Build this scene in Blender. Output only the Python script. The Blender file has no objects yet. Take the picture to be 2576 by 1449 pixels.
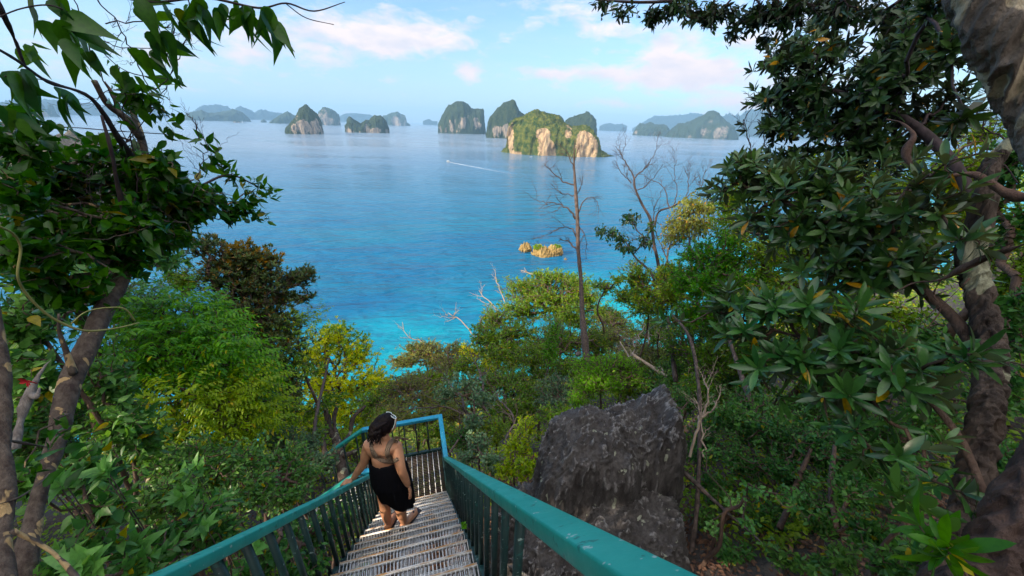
import bpy, bmesh, math, random
import numpy as np
from mathutils import Vector, Matrix, Quaternion
random.seed(7); rng = np.random.default_rng(11)
R = math.radians
EYE = 80.0                         # eye height above the sea, metres
SC = bpy.context.scene
COL = SC.collection

# ------------------------------------------------------------------ camera
FPX, CXP, CYP, ROLL, PITCH = 916.8, 1288.0, 724.5, R(1.95), R(24.16)
cam_d = bpy.data.cameras.new('camera'); cam = bpy.data.objects.new('camera', cam_d); COL.objects.link(cam)
cam_d.sensor_width = 36.0; cam_d.lens = FPX / 2576.0 * 36.0
cam_d.clip_start = 0.05; cam_d.clip_end = 60000
cam.location = (0, 0, EYE)
cam.rotation_euler = (Matrix.Rotation(R(90) - PITCH, 3, 'X') @ Matrix.Rotation(ROLL, 3, 'Z')).to_euler()
SC.camera = cam

# ------------------------------------------------------------------ sun and sky
SUN_H = (-0.84, -0.54); SUN_EL = 27.0
_n = math.hypot(*SUN_H); SUN_H = (SUN_H[0] / _n, SUN_H[1] / _n)
sun_vec = Vector((SUN_H[0] * math.cos(R(SUN_EL)), SUN_H[1] * math.cos(R(SUN_EL)), math.sin(R(SUN_EL))))
sl = bpy.data.lights.new('sun', 'SUN'); sl.energy = 3.5; sl.angle = R(0.5); sl.color = (1.0, 0.84, 0.64)
so = bpy.data.objects.new('sun', sl); COL.objects.link(so)
so.rotation_euler = sun_vec.to_track_quat('Z', 'Y').to_euler()
SC.view_settings.view_transform = 'Standard'; SC.view_settings.look = 'None'
SC.view_settings.gamma = 1.0; SC.view_settings.exposure = 1.08
SC.cycles.use_denoising = True
SC.cycles.max_bounces = 6; SC.cycles.diffuse_bounces = 3; SC.cycles.glossy_bounces = 2
SC.cycles.transmission_bounces = 3; SC.cycles.transparent_max_bounces = 6; SC.cycles.volume_bounces = 0
SC.cycles.sample_clamp_indirect = 4.0

def NT(tree, typ, **kw):
    n = tree.nodes.new(typ)
    for k, v in kw.items():
        if k.startswith('i_'): n.inputs[k[2:].replace('_', ' ')].default_value = v
        elif k.startswith('n_'): n.inputs[int(k[2:])].default_value = v
        else: setattr(n, k, v)
    return n
def L(tree, a, ai, b, bi): tree.links.new(a.outputs[ai], b.inputs[bi])
def M(tree, op, a, b=None, c=None, clamp=False):
    n = tree.nodes.new('ShaderNodeMath'); n.operation = op; n.use_clamp = clamp
    for i, v in enumerate((a, b, c)):
        if v is None: continue
        if isinstance(v, (int, float)): n.inputs[i].default_value = v
        else: tree.links.new(v, n.inputs[i])
    return n.outputs[0]
def ramp(tree, fac, stops):
    n = tree.nodes.new('ShaderNodeValToRGB'); cr = n.color_ramp
    while len(cr.elements) < len(stops): cr.elements.new(0.5)
    for e, (p, c) in zip(cr.elements, stops):
        e.position = p; e.color = (c, c, c, 1) if isinstance(c, (int, float)) else (*c, 1)
    tree.links.new(fac, n.inputs[0]); return n.outputs[0]
def mixc(tree, fac, a, b):
    n = tree.nodes.new('ShaderNodeMix'); n.data_type = 'RGBA'
    for sock, v in ((n.inputs[0], fac), (n.inputs[6], a), (n.inputs[7], b)):
        if isinstance(v, (int, float)): sock.default_value = v
        elif isinstance(v, tuple): sock.default_value = (*v, 1)
        else: tree.links.new(v, sock)
    return n.outputs[2]
def noise(tree, vec, scale, detail=3, rough=0.55, dist=0.0):
    n = tree.nodes.new('ShaderNodeTexNoise'); n.inputs['Scale'].default_value = scale
    n.inputs['Detail'].default_value = detail; n.inputs['Roughness'].default_value = rough
    n.inputs['Distortion'].default_value = dist
    if vec is not None: tree.links.new(vec, n.inputs['Vector'])
    return n.outputs['Fac']
def vscale(tree, vec, s):
    n = tree.nodes.new('ShaderNodeVectorMath'); n.operation = 'MULTIPLY'; n.inputs[1].default_value = s
    tree.links.new(vec, n.inputs[0]); return n.outputs[0]

def ray(px, py):
    u = (px - CXP) / FPX; v = (py - CYP) / FPX
    X = u * math.cos(ROLL) + v * math.sin(ROLL); V = -u * math.sin(ROLL) + v * math.cos(ROLL)
    return np.array([X, math.cos(PITCH) - V * math.sin(PITCH), -math.sin(PITCH) - V * math.cos(PITCH)])
def at(px, py, d):                 # the world point d metres off in the direction of that spot of the photograph
    r = ray(px, py); return r / np.linalg.norm(r) * d + np.array([0, 0, EYE])
def mpp(px, py, d): return d / math.sqrt(FPX ** 2 + (px - CXP) ** 2 + (py - CYP) ** 2)   # metres per unit of picture at that place
def mppx(px, py, d): return mpp(px, py, d) * FPX / math.hypot(FPX, px - CXP)                # the same across, where the wide lens stretches
def on_sea(px, py):
    r = ray(px, py); return r * (EYE / -r[2]) + np.array([0, 0, EYE])
def azel(px, py):
    r = ray(px, py); r = r / np.linalg.norm(r); return math.atan2(r[0], r[1]), math.asin(r[2])

world = bpy.data.worlds.new('World'); SC.world = world; world.use_nodes = True
w = world.node_tree; w.nodes.clear()
sky = NT(w, 'ShaderNodeTexSky'); sky.sky_type = 'NISHITA'; sky.sun_disc = False
sky.sun_elevation = R(SUN_EL); sky.sun_rotation = math.atan2(SUN_H[0], SUN_H[1])
sky.air_density = 1.0; sky.dust_density = 1.2; sky.ozone_density = 1.6; sky.altitude = 50
tc = NT(w, 'ShaderNodeTexCoord'); sep = NT(w, 'ShaderNodeSeparateXYZ'); L(w, tc, 'Generated', sep, 0)
AZ = M(w, 'ARCTAN2', sep.outputs[0], sep.outputs[1]); EL = M(w, 'ARCSINE', sep.outputs[2])
def blob(px, py, wx, wy, amp):
    a, e = azel(px, py)
    dx = M(w, 'DIVIDE', M(w, 'SUBTRACT', AZ, a), wx / FPX); dy = M(w, 'DIVIDE', M(w, 'SUBTRACT', EL, e), wy / FPX)
    s = M(w, 'ADD', M(w, 'MULTIPLY', dx, dx), M(w, 'MULTIPLY', dy, dy))
    return M(w, 'MULTIPLY', M(w, 'POWER', 2.718, M(w, 'MULTIPLY', s, -1.0)), amp)
# cloud banks: (where, width, height, amount)
CLOUDS = [(900, 85, 160, 32, .55), (1080, 95, 140, 26, .5), (985, 125, 60, 14, .4), (720, 120, 150, 50, .30),
          (1180, 180, 36, 20, .8), (1500, 75, 60, 14, .45), (1665, 125, 36, 30, .62), (1740, 178, 70, 26, .6), (1520, 185, 190, 18, .5),
          (1370, 185, 50, 12, .4), (1540, 262, 110, 12, .42), (1860, 270, 90, 22, .5), (1460, 15, 110, 25, .4), (1850, 160, 260, 90, .16),
          (1900, 40, 300, 60, .35), (1000, 30, 200, 30, .22), (2300, 150, 260, 90, .25), (300, 120, 260, 60, .25), (1660, 215, 200, 16, .35)]
acc = None
for c in CLOUDS:
    b = blob(*c); acc = b if acc is None else M(w, 'ADD', acc, b)
comb = NT(w, 'ShaderNodeCombineXYZ'); w.links.new(AZ, comb.inputs[0]); w.links.new(M(w, 'MULTIPLY', EL, 2.6), comb.inputs[1])
n1 = noise(w, comb.outputs[0], 15.0, 9, 0.6, 0.35)
n2 = noise(w, comb.outputs[0], 2.6, 4, 0.5, 0.2)
cl = M(w, 'ADD', M(w, 'MULTIPLY', acc, 0.85), M(w, 'MULTIPLY', M(w, 'SUBTRACT', n1, 0.5), 1.35))
cl = M(w, 'ADD', cl, M(w, 'MULTIPLY', M(w, 'SUBTRACT', n2, 0.5), 0.5))
CLM = ramp(w, cl, [(0.20, 0.0), (0.40, 0.5), (0.62, 1.0)])
# cirrus-like thin veil
comb2 = NT(w, 'ShaderNodeCombineXYZ'); w.links.new(AZ, comb2.inputs[0]); w.links.new(M(w, 'MULTIPLY', EL, 5.0), comb2.inputs[1])
veil = ramp(w, noise(w, comb2.outputs[0], 3.2, 6, 0.6, 0.3), [(0.42, 0.0), (0.75, 0.30)])
lowf = ramp(w, EL, [(0.0, 1.0), (0.28, 0.0)])
grade = NT(w, 'ShaderNodeMix'); grade.data_type = 'RGBA'; grade.blend_type = 'MULTIPLY'; grade.inputs[0].default_value = 1
L(w, sky, 0, grade, 6); grade.inputs[7].default_value = (0.53, 0.71, 0.86, 1)
base = grade.outputs[2]
hz = mixc(w, M(w, 'MULTIPLY', lowf, 0.75), base, (2.12, 2.67, 3.17))
c0 = mixc(w, veil, hz, (2.42, 2.92, 3.5))
shade = ramp(w, noise(w, comb.outputs[0], 14.0, 4, 0.5), [(0.35, (2.42, 2.71, 3.17)), (0.60, (3.75, 3.42, 3.33))])
ccol = mixc(w, lowf, shade, (3.25, 2.75, 2.83))
c1 = mixc(w, CLM, c0, ccol)
# bright broken cloud added out of view, overhead and behind, to fill the shaded foreground
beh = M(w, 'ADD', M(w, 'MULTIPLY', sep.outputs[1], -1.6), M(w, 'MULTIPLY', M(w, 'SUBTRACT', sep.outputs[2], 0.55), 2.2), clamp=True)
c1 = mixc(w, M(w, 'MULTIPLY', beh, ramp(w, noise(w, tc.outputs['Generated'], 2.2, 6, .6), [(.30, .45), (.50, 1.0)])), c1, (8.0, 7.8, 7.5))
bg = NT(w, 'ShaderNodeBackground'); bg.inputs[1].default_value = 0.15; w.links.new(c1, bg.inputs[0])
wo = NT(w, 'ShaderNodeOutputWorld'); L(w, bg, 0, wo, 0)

# ------------------------------------------------------------------ shared helpers
def tag(o, label=None, cat=None, group=None, kind=None):
    if label: o['label'] = label
    if cat: o['category'] = cat
    if group: o['group'] = group
    if kind: o['kind'] = kind
    return o
def mesh_obj(name, V, F, mat, parent=None, smooth=False, mats=None, midx=None):
    """V (n,3) array, F (m,k) int array of tris or quads, or list of such arrays"""
    me = bpy.data.meshes.new(name)
    V = np.asarray(V, np.float32)
    Fl = F if isinstance(F, list) else [F]
    Fl = [np.asarray(f, np.int32) for f in Fl if len(f)]
    nl = sum(f.size for f in Fl); nf = sum(len(f) for f in Fl)
    me.vertices.add(len(V)); me.vertices.foreach_set('co', V.ravel())
    me.loops.add(nl); me.loops.foreach_set('vertex_index', np.concatenate([f.ravel() for f in Fl]))
    me.polygons.add(nf)
    tot = np.concatenate([np.full(len(f), f.shape[1], np.int32) for f in Fl])
    st = np.concatenate([[0], np.cumsum(tot)[:-1]]).astype(np.int32)
    me.polygons.foreach_set('loop_start', st)
    if smooth: me.polygons.foreach_set('use_smooth', np.ones(nf, bool))
    for m in (mats or [mat]):
        if m: me.materials.append(m)
    if midx is not None: me.polygons.foreach_set('material_index', np.asarray(midx, np.int32))
    me.update(calc_edges=True); me.validate()
    o = bpy.data.objects.new(name, me); COL.objects.link(o)
    if parent:
        o.parent = parent
        pl = parent.matrix_world if False else parent
        loc = np.array(parent.location)
        p = parent.parent
        while p: loc = loc + np.array(p.location); p = p.parent
        co = V - loc.astype(np.float32)
        me.vertices.foreach_set('co', np.ascontiguousarray(co, np.float32).ravel()); me.update()
    return o
def recenter(o, loc):
    loc = Vector([float(c) for c in loc]); o.data.transform(Matrix.Translation(-loc)); o.location = loc; return o
def thing(name, label, cat, loc, group=None):
    o = bpy.data.objects.new(name, None); COL.objects.link(o); o.location = [float(c) for c in loc]
    o.empty_display_size = 0.2
    return tag(o, label, cat, group)

# numpy gradient-free value noise
_perm = rng.permutation(4096); _val = rng.random(4096).astype(np.float32)
def vnoise(P):
    P = np.asarray(P, np.float64); i = np.floor(P).astype(np.int64); f = P - i; f = f * f * (3 - 2 * f)
    def h(a, b, c): return _val[_perm[(_perm[(_perm[a & 4095] + b) & 4095] + c) & 4095]]
    x, y, z = i[..., 0], i[..., 1], i[..., 2]; fx, fy, fz = f[..., 0], f[..., 1], f[..., 2]
    l = lambda a, b, t: a + (b - a) * t
    r = l(l(l(h(x, y, z), h(x+1, y, z), fx), l(h(x, y+1, z), h(x+1, y+1, z), fx), fy),
          l(l(h(x, y, z+1), h(x+1, y, z+1), fx), l(h(x, y+1, z+1), h(x+1, y+1, z+1), fx), fy), fz)
    return r * 2 - 1
def fbm(P, oct=4, gain=0.5):
    s = 0; a = 1; P = np.asarray(P, float)
    for k in range(oct): s = s + a * vnoise(P * 2 ** k + 17.3 * k); a *= gain
    return s
def grid_faces(nu, nv, wrap=False):
    i = np.arange(nu - (0 if wrap else 1))[:, None]; j = np.arange(nv - 1)[None]
    a = i * nv + j; b = ((i + 1) % nu) * nv + j
    return np.stack([a, b, b + 1, a + 1], -1).reshape(-1, 4)

def new_mat(name):
    m = bpy.data.materials.new(name); m.use_nodes = True; t = m.node_tree
    return m, t, t.nodes['Principled BSDF']

# ------------------------------------------------------------------ sea
def sea_material():
    m, t, b = new_mat('sea_water')
    geo = NT(t, 'ShaderNodeNewGeometry'); P = geo.outputs['Position']
    sp = NT(t, 'ShaderNodeSeparateXYZ'); t.links.new(P, sp.inputs[0])
    # depth of the sea floor: shallow by the shore (small y), deeper beyond, with reef and sand patches; paler far out, sky reflection put into the colour
    warp = noise(t, P, 0.012, 3, 0.5)
    shore = M(t, 'SUBTRACT', M(t, 'MULTIPLY', sp.outputs[1], .82), M(t, 'MULTIPLY', sp.outputs[0], .57))
    dep = M(t, 'ADD', shore, M(t, 'MULTIPLY', M(t, 'SUBTRACT', warp, 0.5), 90))
    d = ramp(t, M(t, 'DIVIDE', dep, 1400), [(0.07, (0, 0.306, 0.374)), (0.095, (0, 0.221, 0.3315)), (0.12, (0.0017, 0.119, 0.238)), (0.20, (0.0068, 0.1428, 0.2525)), (0.27, (0.02285, 0.148, 0.2657)), (0.55, (0.08398, 0.1764, 0.2834)), (0.98, (0.1734, 0.2356, 0.3099))])
    st = vscale(t, P, (1, 2.4, 1))
    patch = ramp(t, noise(t, st, 0.011, 4, 0.55, 0.5), [(0.40, 0.0), (0.60, 1.0)])
    near = ramp(t, M(t, 'DIVIDE', sp.outputs[1], 1000), [(0.10, 0.0), (0.14, 0.55), (0.25, 0.5), (0.45, 0.0)])
    col = mixc(t, M(t, 'MULTIPLY', patch, near), d, (0.002, 0.095, 0.245))
    t.links.new(col, b.inputs['Base Color'])
    b.inputs['Roughness'].default_value = 0.12; b.inputs['IOR'].default_value = 1.33
    # waves: ripples on a slow swell that runs slanted to the shore
    rot = NT(t, 'ShaderNodeVectorRotate'); rot.rotation_type = 'Z_AXIS'; rot.inputs['Angle'].default_value = R(-14)
    t.links.new(P, rot.inputs['Vector'])
    s1 = vscale(t, rot.outputs[0], (0.35, 1.0, 1))
    w1 = noise(t, s1, 0.33, 3, 0.5, 0.4)
    w2 = noise(t, s1, 1.1, 3, 0.6, 0.2)
    w3 = noise(t, vscale(t, rot.outputs[0], (0.3, 1, 1)), 0.075, 2, 0.5, 0.3)
    hgt = M(t, 'ADD', M(t, 'ADD', M(t, 'MULTIPLY', w1, 1.5), M(t, 'MULTIPLY', w2, 0.30)), M(t, 'MULTIPLY', w3, 4.5))
    bp = NT(t, 'ShaderNodeBump'); bp.inputs['Strength'].default_value = 0.9; bp.inputs['Distance'].default_value = 1.7
    t.links.new(hgt, bp.inputs['Height']); t.links.new(bp.outputs[0], b.inputs['Normal'])
    # calm slicks show as bands of a different gloss
    sl_ = ramp(t, noise(t, vscale(t, P, (0.5, 1.3, 1)), 0.004, 4, 0.6, 0.8), [(0.4, 0.10), (0.62, 0.26)])
    t.links.new(sl_, b.inputs['Roughness'])
    return m
def build_sea():
    a = np.concatenate([np.linspace(-24000, -2000, 8), np.linspace(-1500, 1500, 13), np.linspace(2000, 24000, 8)])
    X, Y = np.meshgrid(a, a + 14000 * 0, indexing='ij')
    V = np.stack([X, Y, 0 * X], -1).reshape(-1, 3)
    o = mesh_obj('sea', V, grid_faces(len(a), len(a)), sea_material()); tag(o, kind='structure')
build_sea()

# ------------------------------------------------------------------ islands
def island_mat(name, rock, rock2, leaf, leaf2, thr=0.52, dry=0.0):
    m, t, b = new_mat(name)
    geo = NT(t, 'ShaderNodeNewGeometry'); P = geo.outputs['Position']
    sp = NT(t, 'ShaderNodeSeparateXYZ'); t.links.new(geo.outputs['Normal'], sp.inputs[0])
    att = NT(t, 'ShaderNodeAttribute'); att.attribute_name = 'green'
    streak = noise(t, vscale(t, P, (1, 1, 0.22)), 0.11, 6, 0.65, 0.6)
    fine = noise(t, P, 0.4, 4, 0.65)
    rc = mixc(t, ramp(t, streak, [(0.42, 0.0), (0.56, 1.0)]), rock2, rock)
    rc = mixc(t, ramp(t, fine, [(0.3, 0.45), (0.6, 0.0)]), rc, (0.10, 0.085, 0.075))
    lc = mixc(t, ramp(t, noise(t, P, 0.09, 4, 0.6), [(0.38, 0.0), (0.62, 1.0)]), leaf, leaf2)
    lc = mixc(t, ramp(t, noise(t, P, 0.33, 2, 0.6), [(0.35, 0.5), (0.55, 0.0)]), lc, tuple(c * 0.45 for c in leaf))
    g = M(t, 'ADD', att.outputs['Fac'], M(t, 'MULTIPLY', M(t, 'SUBTRACT', noise(t, P, 0.13, 6, 0.72), 0.5), 1.0))
    gm = ramp(t, g, [(0.47, 0.0), (0.53, 1.0)])
    t.links.new(mixc(t, gm, rc, lc), b.inputs['Base Color'])
    b.inputs['Roughness'].default_value = 0.9; b.inputs['Specular IOR Level'].default_value = 0.15
    hh = M(t, 'ADD', M(t, 'MULTIPLY', noise(t, P, 0.45, 4, 0.7), 1.0), M(t, 'MULTIPLY', streak, 1.0))
    bp = NT(t, 'ShaderNodeBump'); bp.inputs['Strength'].default_value = 0.9; bp.inputs['Distance'].default_value = 5.0
    t.links.new(hh, bp.inputs['Height']); t.links.new(bp.outputs[0], b.inputs['Normal'])
    return m
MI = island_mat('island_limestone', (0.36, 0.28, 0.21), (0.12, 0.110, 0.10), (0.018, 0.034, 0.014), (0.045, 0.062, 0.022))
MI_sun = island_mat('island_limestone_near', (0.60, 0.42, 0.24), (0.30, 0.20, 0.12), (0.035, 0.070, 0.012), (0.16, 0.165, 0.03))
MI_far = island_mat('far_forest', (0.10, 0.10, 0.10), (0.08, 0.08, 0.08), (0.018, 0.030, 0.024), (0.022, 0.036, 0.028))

def island(name, label, pts, base, mat=MI, depth=0.55, nu=150, nv=60, dist=None, green=0.5, cliffs=(), kind=None, rough=1.0, seed=0):
    """pts: outline against the sky/sea as seen from the stairs; base: (px,py) on the front waterline"""
    if dist is None:
        s = on_sea(*base); dist = math.hypot(s[0], s[1])
    pts = np.array(pts, float)
    mid = ray(pts[:, 0].mean(), base[1]); c = np.array([mid[0], mid[1]]); c /= np.linalg.norm(c); lat = np.array([c[1], -c[0]])
    wid_rad = abs(ray(pts[-1, 0], base[1])[0] / ray(pts[-1, 0], base[1])[1] - ray(pts[0, 0], base[1])[0] / ray(pts[0, 0], base[1])[1]) / 2
    Dy = depth * wid_rad * dist
    Dc = dist + Dy
    xs, hs = [], []
    for px, py in pts:
        r = ray(px, py); tt = Dc / (r[0] * c[0] + r[1] * c[1])
        xs.append((r[0] * lat[0] + r[1] * lat[1]) * tt); hs.append(max(r[2] * tt + EYE, 0.5))
    xs, hs = np.array(xs), np.array(hs); W = xs[-1] - xs[0]
    Hm = hs.max()
    u = 0.5 - 0.5 * np.cos(np.linspace(0, math.pi, nu)); u = 0.6 * u + 0.4 * np.linspace(0, 1, nu)
    X = xs[0] + u * W
    hp = np.interp(X, xs, hs)
    s = np.linspace(-1, 1, nv); sy = np.sign(s) * (1 - (1 - np.abs(s)) ** 2.0)
    Dyx = Dy * np.clip(np.sqrt(np.clip(1 - (2 * u - 1) ** 4, 0, 1)), 0.12, 1)
    o0 = np.array([seed * 31.7 + dist * 0.01, 5.1, 9.2])
    Yl = Dyx[:, None] * sy[None, :]
    Xg = np.repeat(X[:, None], nv, 1)
    g = np.clip(1 - np.abs(sy) ** 3.2, 0, 1) ** 0.42
    nz = fbm(np.stack([Xg, Yl, 0 * Xg], -1) / (W * 0.16) + o0, 4)
    Z = hp[:, None] * g[None, :] * (1 + 0.10 * rough * nz * (np.abs(sy) > .15))
    # ledges: steps between cliff bands
    P3 = np.stack([Xg, Yl, Z], -1)
    k = W * 0.045
    dn = fbm(P3 * np.array([1, 1, 0.35]) / (k * 2.2) + o0, 4)
    edge = np.clip(np.abs(sy), 0, 1)[None, :] ** 2
    push = dn * k * 0.8 * rough
    Yl2 = Yl + np.sign(sy)[None, :] * push * (0.3 + edge)
    Xg2 = Xg + vnoise(P3 / (k * 1.5) + o0 + 40) * k * 0.35 * rough
    tree = max(4.0, W * 0.014)
    bump = np.abs(vnoise(P3 / tree + o0)) + 0.5 * np.abs(vnoise(P3 / tree * 2 + o0))
    Z2 = Z + (bump - 0.3) * tree * 1.3 * (Z > Hm * 0.05)
    # undercut foot of the cliff
    foot = (np.abs(s) > 0.985)
    Z2[:, foot] = -3.0
    Z2[0, :] = -3; Z2[-1, :] = -3
    wx = Xg2 * lat[0] + (Yl2 + Dc) * c[0]; wy = Xg2 * lat[1] + (Yl2 + Dc) * c[1]
    V = np.stack([wx, wy, Z2], -1).reshape(-1, 3)
    o = mesh_obj(name, V, grid_faces(nu, nv)[:, ::-1], mat)
    # where forest grows: flatter ground, gullies; bare where the cliffs are
    Pn = np.stack([Xg2, Yl2, Z2], -1)
    dz = np.abs(np.gradient(Z2, axis=1)) / (np.abs(np.gradient(Yl2, axis=1)) + 0.3)
    gr = green + 0.50 - 0.15 * np.clip(np.log1p(dz), 0, 2.2) + 0.38 * fbm(Pn / (W * 0.13) * np.array([1, 1, .6]) + o0 + 7, 3) + 0.10 * (Z2 / Hm) + .04
    for (cx_, cy_, rx_, ry_) in cliffs:            # the bare faces seen in the photograph
        r = ray(cx_, cy_); tt = Dc / (r[0] * c[0] + r[1] * c[1]); lx = (r[0] * lat[0] + r[1] * lat[1]) * tt; lz = r[2] * tt + EYE
        sx = rx_ / FPX * Dc * 1.1; sz = ry_ / FPX * Dc * 1.1
        q = ((Pn[..., 0] - lx) / sx) ** 2 + ((Pn[..., 2] - lz) / sz) ** 2
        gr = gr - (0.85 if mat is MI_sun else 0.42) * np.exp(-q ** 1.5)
    at_ = o.data.attributes.new('green', 'FLOAT', 'POINT'); at_.data.foreach_set('value', gr.ravel().astype(np.float32))
    recenter(o, (*(c * Dc), 0))
    if kind: tag(o, kind=kind)
    else: tag(o, label, 'island', 'limestone islands in the bay')
    return o
def Z1(*p): return [(a / 3.0, b / 3.0) for a, b in p]
def Z2_(*p): return [(575 + a * .3224, 191.7 + b * .3224) for a, b in p]
def Z3(*p): return [(1022.2 + a * .3472, 191.7 + b * .3472) for a, b in p]
def zz(k, *p): return k(*p)
z2p = lambda a, b: Z2_((a, b))[0]
z3p = lambda a, b: Z3((a, b))[0]
IS = 'limestone_island'
island(IS, 'rocky pale blue island with a split top, farthest left, seen through the tree leaves', Z1((232, 880), (240, 790), (280, 768), (330, 790), (355, 870), (362, 788), (400, 795), (420, 850), (458, 880)), (112, 293.5), nu=80, nv=30, cliffs=[(95, 278, 12, 8)])
island(IS, 'long low dark green island left of the sailing boat', Z1((1396, 906), (1400, 870), (1450, 850), (1520, 835), (1570, 855), (1650, 850), (1760, 828), (1830, 850), (1893, 908)), (547, 304.5), green=.85, nu=110, nv=36)
island(IS, 'tiny brown islet beside the sailing boat', Z1((1758, 918), (1770, 909), (1790, 910), (1816, 922)), (595, 308.6), green=.2, nu=40, nv=16, rough=.6)
island(IS, 'tiny dark hump islet left of the green pyramid island', Z1((1968, 918), (1975, 905), (1992, 901), (2013, 918)), (664, 308), green=.7, nu=40, nv=16, rough=.6)
island(IS, 'green pyramid shaped island behind the grey dome', Z1((2028, 928), (2060, 905), (2110, 870), (2170, 838), (2200, 860), (2225, 880), (2240, 900), (2290, 930)), (710, 310.8), green=.85, nu=100, nv=36)
island(IS, 'steep grey dome island rising alone with grey cliffs, left of centre', Z2_((441, 450), (445, 405), (480, 370), (520, 320), (560, 260), (600, 238), (650, 260), (690, 300), (720, 350), (738, 400), (742, 452)), z2p(590, 453), cliffs=[(z2p(600, 385)) + (22, 17), (z2p(700, 400)) + (10, 20), z2p(560, 345) + (9, 8)], depth=.8)
island(IS, 'blocky island with an orange scar, just behind the grey dome', Z2_((690, 380), (700, 280), (735, 250), (790, 255), (835, 275), (845, 290), (865, 300), (876, 382)), z2p(800, 383), green=.5, cliffs=[z2p(735, 290) + (10, 12), z2p(800, 350) + (16, 8)], nu=110, nv=40)
island(IS, 'low double humped dark island near the middle left', Z2_((907, 438), (910, 390), (925, 335), (945, 320), (985, 345), (1035, 370), (1065, 340), (1100, 345), (1140, 310), (1190, 308), (1225, 345), (1250, 405), (1254, 435)), z2p(1080, 441), green=.6, cliffs=[z2p(930, 410) + (8, 9), z2p(1100, 400) + (14, 10), z2p(1200, 420) + (18, 5)])
island(IS, 'hazy flat topped island behind the double humped one', Z2_((1195, 330), (1205, 308), (1235, 310), (1270, 285), (1320, 280), (1345, 300), (1375, 305), (1390, 360), (1420, 382)), z2p(1300, 385), green=.45, cliffs=[z2p(1310, 340) + (9, 14)], nu=100, nv=36)
island(IS, 'big round shouldered island with pink cliffs, centre of the bay', Z2_((1637, 440), (1638, 370), (1670, 300), (1720, 235), (1780, 205), (1830, 200), (1870, 220), (1890, 250), (1930, 262), (1970, 258), (1990, 275), (1995, 370), (2008, 420), (2008, 448)), z2p(1800, 449), depth=.8, green=.58, cliffs=[z2p(1780, 400) + (16, 18), z2p(1850, 330) + (14, 12), z2p(1940, 350) + (7, 14), z2p(1650, 410) + (5, 12)])
island(IS, 'tall peaked island with a pale cliff, left behind the sunlit island', Z2_((2008, 480), (2020, 380), (2040, 320), (2100, 250), (2160, 215), (2215, 205), (2245, 225), (2265, 270), (2300, 300), (2350, 340), (2390, 400), (2400, 485)), z2p(2100, 485), depth=.8, green=.6, cliffs=[z2p(2110, 430) + (20, 20), z2p(2170, 400) + (7, 16)])
island(IS, 'wooded hump rising directly behind the sunlit island', Z3((835, 420), (850, 330), (890, 268), (940, 255), (1000, 262), (1080, 280), (1120, 300), (1150, 335), (1165, 430)), z3p(1000, 450), green=.8, nu=100, nv=36)
island(IS, 'dark rounded island at the right shoulder of the sunlit one', Z3((1130, 420), (1152, 325), (1200, 300), (1260, 275), (1310, 267), (1350, 285), (1375, 320), (1380, 400), (1380, 450)), z3p(1300, 456), green=.7, cliffs=[z3p(1372, 440) + (4, 8)])
island(IS, 'low wooded island left of the cone island with a pale cliff', Z3((1639, 426), (1665, 370), (1690, 345), (1730, 350), (1760, 338), (1800, 355), (1850, 352), (1890, 360), (1905, 385), (1925, 430)), z3p(1760, 432), green=.65, cliffs=[z3p(1680, 410) + (9, 5), z3p(1830, 415) + (18, 5)], nu=120)
island(IS, 'cone shaped green island with a broad pale cliff, right of the bay', Z3((1868, 442), (1920, 390), (1970, 350), (2030, 345), (2080, 325), (2140, 290), (2190, 255), (2220, 250), (2260, 275), (2310, 330), (2370, 370), (2400, 430), (2408, 455)), z3p(2130, 452), green=.72, cliffs=[z3p(2255, 415) + (30, 16), z3p(2060, 437) + (12, 5), z3p(2215, 330) + (7, 4)], nu=170)
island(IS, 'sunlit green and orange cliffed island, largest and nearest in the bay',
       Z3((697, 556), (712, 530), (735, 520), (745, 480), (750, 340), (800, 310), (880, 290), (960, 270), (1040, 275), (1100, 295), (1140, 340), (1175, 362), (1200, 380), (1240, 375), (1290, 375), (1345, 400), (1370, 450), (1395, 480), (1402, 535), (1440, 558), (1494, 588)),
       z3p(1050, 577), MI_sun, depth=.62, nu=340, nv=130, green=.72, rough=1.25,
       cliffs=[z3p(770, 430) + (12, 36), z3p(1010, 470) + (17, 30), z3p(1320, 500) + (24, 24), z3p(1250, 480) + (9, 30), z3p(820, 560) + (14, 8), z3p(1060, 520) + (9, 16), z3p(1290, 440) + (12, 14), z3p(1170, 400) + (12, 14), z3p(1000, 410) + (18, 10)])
# far hills on the mainland
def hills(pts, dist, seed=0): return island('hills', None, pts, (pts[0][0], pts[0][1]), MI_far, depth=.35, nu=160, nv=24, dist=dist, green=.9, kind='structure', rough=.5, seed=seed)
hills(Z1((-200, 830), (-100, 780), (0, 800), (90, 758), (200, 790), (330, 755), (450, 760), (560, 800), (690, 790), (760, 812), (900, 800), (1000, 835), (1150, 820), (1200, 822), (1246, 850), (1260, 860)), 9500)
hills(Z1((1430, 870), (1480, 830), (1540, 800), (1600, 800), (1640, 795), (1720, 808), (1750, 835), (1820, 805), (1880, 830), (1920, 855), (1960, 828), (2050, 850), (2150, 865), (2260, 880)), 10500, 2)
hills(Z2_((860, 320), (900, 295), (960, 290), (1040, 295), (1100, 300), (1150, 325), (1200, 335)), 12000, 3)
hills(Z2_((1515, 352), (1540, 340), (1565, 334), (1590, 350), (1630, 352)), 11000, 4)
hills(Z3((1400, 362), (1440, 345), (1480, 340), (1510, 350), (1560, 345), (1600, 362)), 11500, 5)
hills(Z3((1640, 385), (1740, 325), (1800, 292), (1900, 290), (1980, 285), (2070, 275), (2130, 285), (2200, 300), (2300, 330), (2400, 350)), 11500, 6)
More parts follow.
